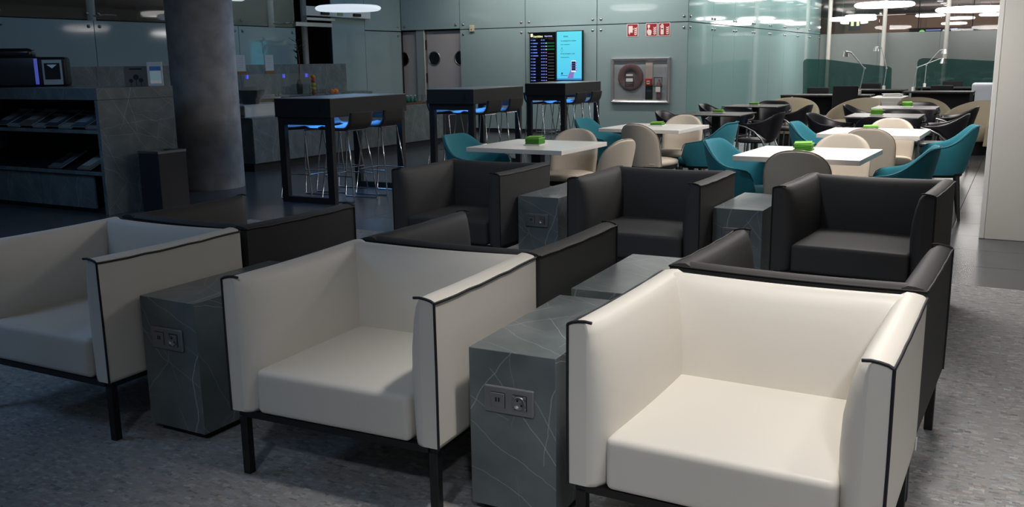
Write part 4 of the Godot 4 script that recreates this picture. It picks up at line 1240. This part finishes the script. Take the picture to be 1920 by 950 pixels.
	part(tb, "screen_face", MB.new().uvquad(Vector3(0.005, 0.11, 0.008), Vector3(0.055, 0, 0), Vector3(0, 0.085, 0)), screen_mat(im, 0.35))

func magazine(label: String, at: Vector3, c: Color, i: int) -> void:
	var t := thing("magazine", label, "magazine", at, 0.015 * sin(i * 2.7), "magazines on the stand")
	var o := part(t, "cover", MB.new().box(Vector3(0, 0.18, 0.004), Vector3(0.198, 0.355, 0.008), 0.001), mat(c, 0.35))
	var p := part(t, "pages", MB.new().box(Vector3(0.002, 0.179, -0.0035), Vector3(0.192, 0.35, 0.006)), M.white_plastic)
	var q := part(t, "cover_print", MB.new().box(Vector3(0, 0.31, 0.0084), Vector3(0.17, 0.05, 0.0008)).box(Vector3(-0.03, 0.14 + 0.02 * (i % 3), 0.0084), Vector3(0.13, 0.16, 0.0008)), mat(c.darkened(0.55) if i % 2 == 0 else c.lightened(0.4), 0.4))
	for m in [o, p, q]: m.rotation.x = deg_to_rad(-66.0)

# ------------------------------------------------------------------ work desks at the back
func desk(label: String, lo: Vector3, hi: Vector3) -> void:
	var t := thing("work_desk", label, "desk", Vector3((lo.x + hi.x) * 0.5, 0, (lo.z + hi.z) * 0.5), 0.0, "black work desks")
	var w := hi.x - lo.x
	var d := hi.z - lo.z
	part(t, "desktop", MB.new().box(Vector3(0, 0.725, 0), Vector3(w, 0.03, d), 0.003), M.black_top)
	for s in [-1.0, 1.0]:
		var fr := MB.new()
		for k in [-1.0, 1.0]: fr.box(Vector3(s * (w * 0.5 - 0.03), 0.355, k * (d * 0.5 - 0.03)), Vector3(0.05, 0.71, 0.05))
		fr.box(Vector3(s * (w * 0.5 - 0.03), 0.69, 0), Vector3(0.05, 0.04, d - 0.11))
		part(t, "leg_frame", fr, M.black_metal)
	part(t, "modesty_panel", MB.new().box(Vector3(0, 0.52, -d * 0.5 + 0.04), Vector3(w - 0.2, 0.34, 0.02)), M.black_matt)

func office_chair(label: String, at: Vector3, turn: float, top: float) -> void:
	var t := thing("office_chair", label, "office chair", at, turn, "black office chairs at the desks")
	part(t, "seat", MB.new().soft(Vector3(0, 0.45, 0), Vector3(0.46, 0.08, 0.46), 0.03, 3), M.black_fabric)
	part(t, "backrest", MB.new().soft(Vector3(0, (top + 0.5) * 0.5, -0.22), Vector3(0.42, top - 0.5, 0.06), 0.025, 4), M.black_fabric)
	part(t, "back_support", MB.new().bar(Vector3(0, 0.42, -0.15), Vector3(0, 0.58, -0.245), 0.06, 0.015), M.black_metal)
	for sx in [-1.0, 1.0]:
		part(t, "sled_leg", MB.new().tube([Vector3(sx * 0.2, 0.42, 0.19), Vector3(sx * 0.22, 0.012, 0.22), Vector3(sx * 0.22, 0.012, -0.22), Vector3(sx * 0.2, 0.42, -0.19)], 0.011, 8), M.steel)

func screen_panel(label: String, pts: PackedVector2Array, z: float) -> void:
	var t := thing("desk_screen", label, "screen panel", Vector3(0, 0, z), 0.0, "green glass desk screens")
	var idx := Geometry2D.triangulate_polygon(pts)
	var b := MB.new()
	b.st.set_smooth_group(0xFFFFFFFF)
	for i in range(0, idx.size(), 3):
		for s in [0.01, -0.01]:
			var q := [pts[idx[i]], pts[idx[i + 1]], pts[idx[i + 2]]]
			b.face([Vector3(q[0].x, q[0].y, s), Vector3(q[1].x, q[1].y, s), Vector3(q[2].x, q[2].y, s)], Vector3(0, 0, s))
	for i in pts.size():
		var p := pts[i]
		var r := pts[(i + 1) % pts.size()]
		var n := (r - p).orthogonal()
		b.face([Vector3(p.x, p.y, 0.01), Vector3(r.x, r.y, 0.01), Vector3(r.x, r.y, -0.01), Vector3(p.x, p.y, -0.01)], Vector3(n.x, n.y, 0))
	part(t, "pane", b, M.green_screen)
	for x in [pts[0].x + 0.2, pts[pts.size() - 1].x - 0.2]:
		part(t, "foot", MB.new().box(Vector3(x, 0.04, 0), Vector3(0.06, 0.08, 0.3), 0.004), M.black_metal)

func build_back() -> void:
	desk("long black work desk behind the tan tub chairs, nearest the glass wall", Vector3(-3.95, 0, -18.05), Vector3(-2.40, 0, -17.4))
	desk("black work desk with lamp, behind the long desk on the left", Vector3(-3.4, 0, -21.0), Vector3(-2.15, 0, -20.35))
	desk("black work desk right of the white pedestal", Vector3(-2.08, 0, -20.0), Vector3(-0.85, 0, -19.35))
	desk("farthest black work desk beside the light grey sofa", Vector3(-2.12, 0, -22.7), Vector3(-0.9, 0, -22.05))
	desk_lamp("aluminium desk lamp reaching left on the nearest work desk", Vector3(-2.62, 0.741, -17.7), Vector3(-2.56, 1.2, -17.7), Vector3(-2.80, 1.48, -17.7), Vector3(-2.90, 1.46, -17.7))
	desk_lamp("aluminium desk lamp with a steep arm, second from the left", Vector3(-2.58, 0.741, -20.6), Vector3(-2.55, 1.17, -20.6), Vector3(-2.67, 1.58, -20.6), Vector3(-2.78, 1.57, -20.6))
	desk_lamp("low aluminium desk lamp reaching right towards the post", Vector3(-1.93, 0.741, -19.7), Vector3(-1.88, 1.19, -19.7), Vector3(-1.52, 1.34, -19.7), Vector3(-1.43, 1.31, -19.7))
	desk_lamp("high aluminium desk lamp reaching right, in front of the right green screen", Vector3(-1.97, 0.741, -22.4), Vector3(-1.96, 1.21, -22.4), Vector3(-1.72, 1.52, -22.4), Vector3(-1.62, 1.50, -22.4))
	screen_panel("dark green glass screen with sloping top behind the left desks", PackedVector2Array([Vector2(-4.72, 0.08), Vector2(-4.76, 1.3), Vector2(-4.74, 1.35), Vector2(-4.68, 1.38), Vector2(-4.2, 1.36), Vector2(-3.5, 1.26), Vector2(-2.82, 1.18), Vector2(-2.76, 1.14), Vector2(-2.72, 0.08)]), -23.2)
	screen_panel("dark green glass screen behind the right desks and post", PackedVector2Array([Vector2(-2.30, 0.08), Vector2(-2.32, 1.27), Vector2(-2.29, 1.33), Vector2(-2.2, 1.36), Vector2(-1.5, 1.33), Vector2(-0.5, 1.26), Vector2(-0.48, 0.08)]), -24.2)
	office_chair("tall black office chair back in front of the nearest desk", Vector3(-2.73, 0, -17.1), PI, 0.92)
	office_chair("black office chair behind the nearest desk, left end", Vector3(-3.55, 0, -18.6), 0.0, 0.84)
	office_chair("black office chair behind the second desk on the left", Vector3(-3.0, 0, -21.6), 0.0, 0.84)
	office_chair("black office chair behind the desk right of the pedestal", Vector3(-1.5, 0, -20.6), 0.0, 0.82)
	office_chair("black office chair behind the farthest desk", Vector3(-1.48, 0, -23.3), 0.0, 0.84)
	var p := thing("white_pedestal", "white pedestal cabinet with papers behind the dark tables", "pedestal", Vector3(-2.07, 0, -17.3))
	part(p, "body", MB.new().box(Vector3(0, 0.36, 0), Vector3(0.52, 0.72, 1.1), 0.006), M.white_plastic)
	for i in 3:
		part(p, "drawer", MB.new().box(Vector3(0, 0.13 + i * 0.21, 0.553), Vector3(0.49, 0.2, 0.012), 0.002), M.white_plastic)
	var pp := thing("paper_stack", "loose white papers lying on the white pedestal", "papers", Vector3(-2.05, 0.721, -17.5))
	for i in 3:
		part(pp, "sheet", MB.new().box(Vector3(0.02 * i, 0.008 + 0.014 * i, -0.05 * i), Vector3(0.3, 0.012, 0.24), 0.001), M.white_plastic).rotation.y = 0.2 * i
	var s := thing("grey_sofa", "light grey sofa beyond the desks at the right", "sofa", Vector3(-0.1, 0, -21.5))
	part(s, "backrest", MB.new().soft(Vector3(0, 0.62, -0.3), Vector3(1.8, 0.45, 0.2), 0.06, 4), M.sofa_grey)
	part(s, "seat", MB.new().soft(Vector3(0, 0.3, 0.0), Vector3(1.8, 0.26, 0.75), 0.06, 4), M.sofa_grey)
	for sx in [-0.8, 0.8]:
		for sz in [-0.28, 0.28]:
			part(s, "leg", MB.new().box(Vector3(sx, 0.085, sz), Vector3(0.04, 0.17, 0.04)), M.black_metal)
	tub_lounge("tan tub lounge chair nearest the glass wall, facing the camera", Vector3(-3.32, 0, -15.55), 0.25)
	tub_lounge("tan tub lounge chair turned sideways in front of the white pedestal", Vector3(-2.42, 0, -15.65), -0.5)
	tub_lounge("tan tub lounge chair behind the grey topped tables, right of the pedestal", Vector3(-1.38, 0, -15.9), 0.35)
	tub_lounge("tan tub lounge chair cut off by the white wall end", Vector3(-0.68, 0, -14.9), -0.55)
	# hall beyond the glass
	var sg := thing("hall_sign", "black hanging direction sign with a green dot beyond the glass", "sign", Vector3(-2.8, 2.25, -38))
	part(sg, "panel", MB.new().box(Vector3(0, 0, 0), Vector3(2.4, 0.36, 0.1), 0.005), M.black_matt)
	var gd := MB.new()
	var ring := []
	for k in 18: ring.append(Vector3(-0.76 + cos(TAU * k / 18) * 0.1, 0.02 + sin(TAU * k / 18) * 0.1, 0.052))
	gd.cap(ring, Vector3.BACK)
	part(sg, "green_dot", gd, glow(Color(0.15, 0.8, 0.15), 0.9))
	var ln := MB.new()
	for q in [[-0.38, 0.1, 0.5], [-0.4, 0.03, 0.46], [0.3, 0.12, 0.26]]: ln.box(Vector3(q[0], q[1], 0.052), Vector3(q[2], 0.035, 0.002))
	part(sg, "print_lines", ln, glow(Color(0.4, 0.5, 0.95), 0.6))
	part(sg, "hanger", MB.new().tube([Vector3(-0.9, 0.18, 0), Vector3(-0.9, 1.15, 0)], 0.02, 6).tube([Vector3(0.9, 0.18, 0), Vector3(0.9, 1.15, 0)], 0.02, 6), M.black_metal)
	var ys := thing("yellow_sign", "small yellow and black lit sign in the hall beyond", "sign", Vector3(-5.95, 2.62, -38))
	part(ys, "panel", MB.new().box(Vector3(0, 0, 0), Vector3(0.42, 0.42, 0.08)), M.black_matt)
	part(ys, "lit_mark", MB.new().box(Vector3(-0.08, 0.06, 0.042), Vector3(0.11, 0.2, 0.004)).box(Vector3(0.12, 0.06, 0.042), Vector3(0.1, 0.2, 0.004)), glow(Color(0.75, 0.9, 0.15), 0.8))
	part(ys, "hanger", MB.new().tube([Vector3(0, 0.21, 0), Vector3(0, 0.78, 0)], 0.02, 6), M.black_metal)
	for i in 9:
		var dl := thing("ceiling_spot", "small round ceiling downlight beyond the far glass, %s of the %s row" % [ORD[i % 6], "left" if i < 6 else "right"], "downlight", Vector3(-3.05 + (0.0 if i < 6 else 1.9), 3.4, -33.5 - (i % 6) * 1.6 - (2.0 if i >= 6 else 0.0)), 0.0, "hall ceiling downlights")
		part(dl, "lens", MB.new().lathe([Vector2(0.001, -0.012), Vector2(0.09, -0.012), Vector2(0.1, -0.006)], 14, Vector3.ZERO, false), M.lamp)
		part(dl, "ring", MB.new().lathe([Vector2(0.1, -0.008), Vector2(0.125, -0.012), Vector2(0.13, 0.0)], 14, Vector3.ZERO, false), M.white_plastic)

# ------------------------------------------------------------------ everything put together
func _ready() -> void:
	var cam := Camera3D.new()
	cam.name = "camera"
	cam.position = Vector3(0, 1.39, 0)
	cam.rotation_degrees = Vector3(-11.718, 29.0, -0.827)
	cam.fov = rad_to_deg(2.0 * atan(475.0 / 1723.1))
	cam.near = 0.05
	cam.far = 200.0
	add_child(cam)
	var we := WorldEnvironment.new()
	we.name = "environment"
	var env := Environment.new()
	env.background_mode = Environment.BG_COLOR
	env.background_color = Color(0.02, 0.025, 0.03)
	env.tonemap_mode = Environment.TONE_MAPPER_LINEAR
	env.tonemap_exposure = 1.0
	env.sdfgi_enabled = true
	env.ssao_enabled = true
	env.ssil_enabled = true
	we.environment = env
	add_child(we)
	materials()

	# pendants: [x, y, z, diameter, light down, dim glow, label]
	var warm := Color(1.0, 0.975, 0.945)
	var cool := Color(0.52, 0.76, 1.0)  # bluish tint of the dim lamps that turn the left side navy
	var lamps := [
		[-1.1, 2.35, -6.8, 1.0, 2.4, 0, "unseen round pendant lamp over the nearest dining table"],  # above the view, placed to brighten the nearest white table
		[-0.95, 2.35, -9.3, 1.0, 3.6, 0, "unseen round pendant lamp over the second white dining table"],  # out of view, placed to light the second white table
		[-3.1, 2.35, -8.8, 1.0, 0.6, 2, "unseen round pendant lamp between the two left dining tables"],  # out of view, kept weak for the left tables
		[-1.2, 2.35, -12.6, 1.0, 3.6, 0, "unseen round pendant lamp over the grey topped tables"],  # above the view, placed to light the grey tables
		[-4.0, 2.33, -14.6, 1.0, 1.3, 2, "round pendant lamp cut by the top edge above the dark tables"],
		[-2.4, 2.33, -18.5, 1.04, 2.4, 0, "round pendant lamp with bright ring above the nearest work desk"],
		[-1.1, 2.33, -21.6, 1.4, 3.0, 0, "largest bright pendant lamp beside the white wall end"],
		[-3.9, 2.33, -24.6, 1.1, 2.4, 0, "round pendant lamp above the left green screen"],
		[-7.4, 2.5, -14.0, 1.0, 0.5, 2, "unseen round pendant lamp in front of the departures screens"],  # just out of view, lights the area before the screens
		[-9.85, 2.3, -12.35, 1.07, 0.45, 1, "dim round pendant lamp above the food counter"],
		[-7.3, 2.5, -9.2, 1.0, 1.4, 1, "added dim round pendant lamp above the bar tables"],  # cool lamp added to tint the bar area
		[-7.0, 2.6, -4.0, 1.0, 1.6, 1, "added dim round pendant lamp in front of the magazine stand"],  # added for cool dim light on the stand and column
		[-4.6, 2.6, -1.0, 1.0, 0.9, 1, "added dim round pendant lamp left of the nearest armchairs"],  # added cool lamp for the left armchair and carpet
	]
	for l in lamps:
		pendant(l[6], Vector3(l[0], l[1], l[2]), l[3], l[4], cool if l[5] == 1 else warm, [M.lamp, M.lamp_dim, M.lamp_mid][l[5]])
	downlight("added ceiling fill spot behind the camera aimed at the nearest armchair", Vector3(0.9, CEIL, 1.0), 7.5, 18.0, Color(0.97, 0.98, 1.0), Vector3(-1.1, -3.0, -3.5))  # fill light added to brighten the front of the nearest chair
	pendant("added dim round pendant lamp behind the camera on the left", Vector3(-5.6, 2.7, 1.2), 1.0, 0.4, cool, M.lamp_dim)  # added out of view for a cool tint on the left
	downlight("added ceiling fill spot behind the camera aimed at the middle white armchair", Vector3(-0.7, CEIL, 1.0), 3.2, 15.0, Color(0.9, 0.95, 1.0), Vector3(-1.2, -3.0, -3.3))  # second added fill, narrow enough to miss the left chair
	downlight("added ceiling fill spot aimed at the middle of the back row of charcoal armchairs", Vector3(-1.9, CEIL, -2.7), 3.4, 38.0, Color(0.88, 0.94, 1.0), Vector3(-0.25, -1.0, -0.95))  # fill added to lift the dark chair and table fronts
	downlight("unseen downlight in front of the white wall end", Vector3(1.2, CEIL, -5.4), 2.5, 26.0, warm, Vector3(-0.35, -0.85, -1.3))  # out of view, placed to brighten the wall end
	downlight("unseen downlight above the nearest white armchair", Vector3(-0.35, CEIL, -2.25), 6.0, 38.0, warm)  # out of view, gives the overhead light on this chair
	downlight("unseen downlight above the carpet right of the armchairs", Vector3(1.1, CEIL, -2.2), 4.4, 34.0, warm)  # out of view, placed to light the carpet on the right
	downlight("unseen downlight above the back row of charcoal armchairs", Vector3(-0.7, CEIL, -4.2), 1.0, 40.0, warm)  # out of view, placed to light the back row from above
	for i in 3:
		unseen_washer("unseen long ceiling lamp washing the back glass wall, %s from the corner" % ORD[i], Vector3(-6.2 - i * 1.6, CEIL, -15.3), 1.4, Vector3.RIGHT, Vector3(0, -1.0, -0.75), [3.3, 2.7, 1.6][i], warm)  # out of view, evens the light on the back glass
	for i in 5:
		unseen_washer("unseen long ceiling lamp washing the receding glass wall, %s from the corner" % ORD[i], Vector3(-4.4, CEIL, -17.4 - i * 2.2), 1.6, Vector3.BACK, Vector3(-0.75, -1.0, 0), 3.6, warm)  # out of view, placed to brighten the receding glass
	for i in 3:
		unseen_washer("unseen long ceiling lamp washing the frosted far wall, %s from the corner" % ORD[i], Vector3(-4.4 + i * 1.8, CEIL, -27.2), 1.5, Vector3.RIGHT, Vector3(0, -1.0, -0.75), 1.9, warm)  # out of view, placed to brighten the frosted panes
	for i in 3:
		unseen_washer("long ceiling lamp added to wash the hall beyond the glass, %s from the left" % ORD[i], Vector3(-6.5 + i * 3.0, 3.4, -47.6), 2.6, Vector3.RIGHT, Vector3(0, -0.5, -1.0), 5.0, Color(1.0, 0.9, 0.82))  # lamps added so the brown hall wall does not go black
	for i in 3:
		unseen_washer("unseen long ceiling lamp washing the left glass wall, %s from the corner" % ORD[i], Vector3(-10.6, CEIL, -14.6 + i * 3.2), 1.6, Vector3.BACK, Vector3(-0.75, -1.0, 0), 0.28, cool)  # out of view, faint cool light on the left glass
	var far := [[-3.6, 3.0, -41.2, 1.1], [-1.6, 2.9, -36.0, 1.3], [-2.4, 2.8, -39.5, 1.0], [-1.2, 2.95, -41.0, 1.3], [-2.9, 2.75, -44.0, 1.0], [-5.6, 2.9, -37.0, 1.1], [-6.6, 2.85, -42.0, 1.1], [-0.6, 2.85, -33.5, 1.0]]
	for i in far.size():
		pendant("round pendant lamp in the hall beyond the far glass, " + ["third", "second", "fifth", "sixth", "farthest", "fourth", "seventh", "nearest"][i] + " in depth", Vector3(far[i][0], far[i][1], far[i][2]), far[i][3], 2.4 if i % 2 == 0 else 0.0, warm, M.lamp, 3.4, "pendant lamps in the hall beyond")
	var lh := [[-14.2, 2.75, -9.0], [-15.5, 2.8, -11.5], [-14.0, 2.7, -13.5], [-15.2, 2.75, -6.8]]  # dim glowing discs behind the left panes, without a beam
	for i in 4:
		pendant("dim round glowing disc beyond the clear left panes, " + ["above the coffee machine", "behind the concrete column", "above the dark doorway", "nearest the left picture edge"][i], Vector3(lh[i][0], lh[i][1], lh[i][2]), 1.1, 0.0, cool, M.lamp_dim, CEIL, "glowing discs beyond the left wall")

	build_floor()
	build_walls()
	build_posts()
	build_counter()
	build_magazine_stand()

	# armchairs
	var y := 0.004
	var wg := "white leather armchairs"
	armchair("lounge_armchair", "white armchair with navy piping cut off by the left picture edge", wg, M.white_leather, M.navy_piping, Vector3(-3.306, y, -2.111) + Vector3(0, 0, -0.36).rotated(Vector3.UP, deg_to_rad(1.1)), deg_to_rad(1.1))
	armchair("lounge_armchair", "white armchair with navy piping between the two stone side tables", wg, M.white_leather, M.navy_piping, Vector3(-1.88, y, -2.156) + Vector3(0, 0, -0.36).rotated(Vector3.UP, deg_to_rad(2.8)), deg_to_rad(2.8))
	var near := armchair("lounge_armchair", "nearest brightest white armchair with navy piping at the right", wg, M.white_leather, M.navy_piping, Vector3(-0.616, y, -2.151) + Vector3(0, 0, -0.36).rotated(Vector3.UP, deg_to_rad(-0.5)), deg_to_rad(-0.5))
	part(near, "care_label", MB.new().box(Vector3(0.412, 0.25, -0.335), Vector3(0.003, 0.035, 0.022)), M.white_plastic, Vector3.ZERO, "small white care label")
	var dg := "charcoal leather armchairs"
	armchair("lounge_armchair", "charcoal armchair facing away behind the leftmost white armchair", dg, M.dark_leather, M.black_piping, Vector3(-3.31, y, -3.245), PI - 0.02)
	armchair("lounge_armchair", "charcoal armchair facing away behind the middle white armchair", dg, M.dark_leather, M.black_piping, Vector3(-1.905, y, -3.272), PI)
	armchair("lounge_armchair", "charcoal armchair facing away behind the nearest white armchair", dg, M.dark_leather, M.black_piping, Vector3(-0.605, y, -3.318), PI - 0.03)
	armchair("lounge_armchair", "charcoal armchair facing the camera, leftmost of the back row", dg, M.dark_leather, M.black_piping, Vector3(-3.255, y, -5.335), 0.01)
	armchair("lounge_armchair", "charcoal armchair facing the camera, middle of the back row", dg, M.dark_leather, M.black_piping, Vector3(-1.962, y, -5.345), 0.0)
	armchair("lounge_armchair", "charcoal armchair facing the camera, rightmost of the back row", dg, M.dark_leather, M.black_piping, Vector3(-0.735, y, -5.395), -0.06)

	# side tables
	side_table("stone side table with socket between left and middle white armchairs", Vector3(-2.742, y, -2.63), true)
	side_table("nearest stone side table with socket beside the brightest white armchair", Vector3(-1.293, y, -2.64), true).rotation.y = deg_to_rad(2.5)
	side_table("stone side table between the leftmost charcoal armchairs facing away", Vector3(-2.60, y, -3.43), false)
	side_table("stone side table directly behind the nearest stone side table", Vector3(-1.325, y, -3.445), false).rotation.y = deg_to_rad(2.0)
	side_table("stone side table with socket between left and middle back row armchairs", Vector3(-2.69, y, -5.555), true)
	side_table("stone side table with socket between middle and right back row armchairs", Vector3(-1.40, y, -5.57), true)

	# dining area
	var tw := "white square dining tables"
	dining_table("dining_table", "white square table nearest the bar, with teal and beige chairs", tw, Vector3(-3.42, 0, -6.63), deg_to_rad(-0.6), 0.843, 0.035, M.white_top)
	dining_table("dining_table", "nearest white square table, behind the rightmost charcoal armchair", tw, Vector3(-1.305, 0, -6.71), deg_to_rad(-2.1), 0.843, 0.035, M.white_top)
	dining_table("dining_table", "farther right white square table by the wall end", tw, Vector3(-1.16, 0, -8.85), deg_to_rad(-1.0), 0.843, 0.035, M.white_top)
	dining_table("dining_table", "farther left white square table in front of the fire cabinet", tw, Vector3(-3.25, 0, -8.87), deg_to_rad(-2.5), 0.843, 0.035, M.white_top)
	var td := "dark square dining tables"
	dining_table("dining_table", "black square table before the corner of the glass wall", td, Vector3(-3.33, 0, -11.27), 0.0, 0.80, 0.014, M.black_top)
	dining_table("dining_table", "farther black square table beside the tan tub chairs", td, Vector3(-3.38, 0, -13.38), 0.0, 0.78, 0.014, M.black_top)
	dining_table("dining_table", "nearer grey topped square table on the right", td, Vector3(-1.39, 0, -11.38), 0.0, 0.78, 0.014, M.grey_top)
	dining_table("dining_table", "farther grey topped square table before the tan tub chairs", td, Vector3(-1.38, 0, -13.3), 0.0, 0.78, 0.014, M.grey_top)
	var tc := [[-3.42 - 0.52, -6.62, PI / 2, "teal tub chair on the left of the table nearest the bar"], [-3.82, -8.95, PI / 2, "teal tub chair on the left of the farther left white table"], [-2.72, -8.82, -PI / 2, "teal tub chair on the right of the farther left white table"], [-1.76, -6.8, PI / 2 - 0.06, "teal tub chair on the left of the nearest white table"], [-0.78, -6.72, -PI / 2, "teal tub chair on the right of the nearest white table"], [-1.62, -8.98, PI / 2, "teal tub chair on the left of the farther right white table"], [-0.64, -8.9, -PI / 2 + 0.1, "teal tub chair on the right of the farther right white table, beside the wall end"]]
	for c in tc: teal_chair(c[3], Vector3(c[0], 0, c[1]), c[2])
	var bc := [[-3.38, -7.09, 0.1, "beige chair at the far side of the table nearest the bar"], [-2.87, -6.55, -PI / 2 - 0.25, "beige chair seen edge on, right of the table nearest the bar"], [-3.1, -8.38, PI - 0.25, "beige chair seen from behind at the farther left white table"], [-3.16, -9.33, 0.06, "beige chair at the far side of the farther left white table"], [-1.27, -6.28, PI + 0.08, "beige chair seen from behind at the nearest white table"], [-1.2, -7.22, 0.0, "beige chair at the far side of the nearest white table"], [-1.13, -8.42, PI + 0.05, "beige chair seen from behind at the farther right white table"], [-1.1, -9.3, 0.0, "beige chair at the far side of the farther right white table"]]
	for c in bc: beige_chair(c[3], Vector3(c[0], 0, c[1]), c[2])
	var kc := [[-3.72, -11.1, PI / 2, "black band chair on the left of the nearer black table"], [-2.78, -11.1, -PI / 2, "black band chair with arc legs right of the nearer black table"], [-3.3, -11.75, 0.0, "black band chair at the far side of the nearer black table"], [-3.8, -13.1, PI / 2, "black band chair on the left of the farther black table"], [-2.85, -13.1, -PI / 2, "black band chair right of the farther black table"], [-3.3, -13.9, 0.0, "black band chair at the far side of the farther black table"], [-1.88, -11.05, PI / 2 - 0.1, "black band chair on the left of the nearer grey table"], [-0.82, -11.25, -PI / 2, "black band chair on the right of the nearer grey table"], [-1.3, -11.88, 0.0, "black band chair at the far side of the nearer grey table"], [-1.82, -13.1, PI / 2, "black band chair on the left of the farther grey table"], [-0.80, -12.9, -PI / 2, "black band chair on the right of the farther grey table"], [-1.3, -10.74, PI, "black band chair with its back to the camera at the nearer grey table"], [-1.3, -13.85, 0.0, "black band chair at the far side of the farther grey table"]]
	for c in kc: black_chair(c[3], Vector3(c[0], 0, c[1]), c[2])
	var nk := [[-3.42, -6.58, 1, "green napkins in a tray on the table nearest the bar"], [-1.35, -6.74, 1, "tall green napkin stack on the nearest white table"], [-1.22, -9.05, 0, "green napkins on the farther right white table"], [-3.26, -8.98, 0, "low green napkins on the farther left white table"], [-3.34, -11.4, 0, "green napkins on the nearer black table"], [-3.42, -13.45, 0, "green napkins on the farther black table"], [-1.48, -11.38, 1, "green napkins on the nearer grey table"], [-1.36, -13.32, 1, "green napkins on the farther grey table"]]
	for c in nk: napkin_holder(c[3], Vector3(c[0], 0.74, c[1]), 0.05, c[2] == 1)

	# bar tables and stools
	var bt := [[-6.43, -7.9, 2.6, "nearest"], [-6.53, -10.855, 1.0, "middle"], [-6.62, -13.775, 0.2, "farthest"]]
	for b in bt:
		var turn := deg_to_rad(b[2])
		bar_table("black tall bar table, %s of the three" % b[3], Vector3(b[0], 0, b[1]), turn)
		for k in 4:
			var off := Vector3(0.27 if k < 2 else -0.27, 0, 0.33 if k % 2 == 0 else -0.27)
			var p := Vector3(b[0], 0, b[1]) + off.rotated(Vector3.UP, turn)
			bar_stool("bar stool on the %s side of the %s bar table, %s end" % ["lounge" if k < 2 else "counter", b[3], "near" if k % 2 == 0 else "far"], p, turn + (-PI / 2 if k < 2 else PI / 2))
	build_wall_things()
	build_back()
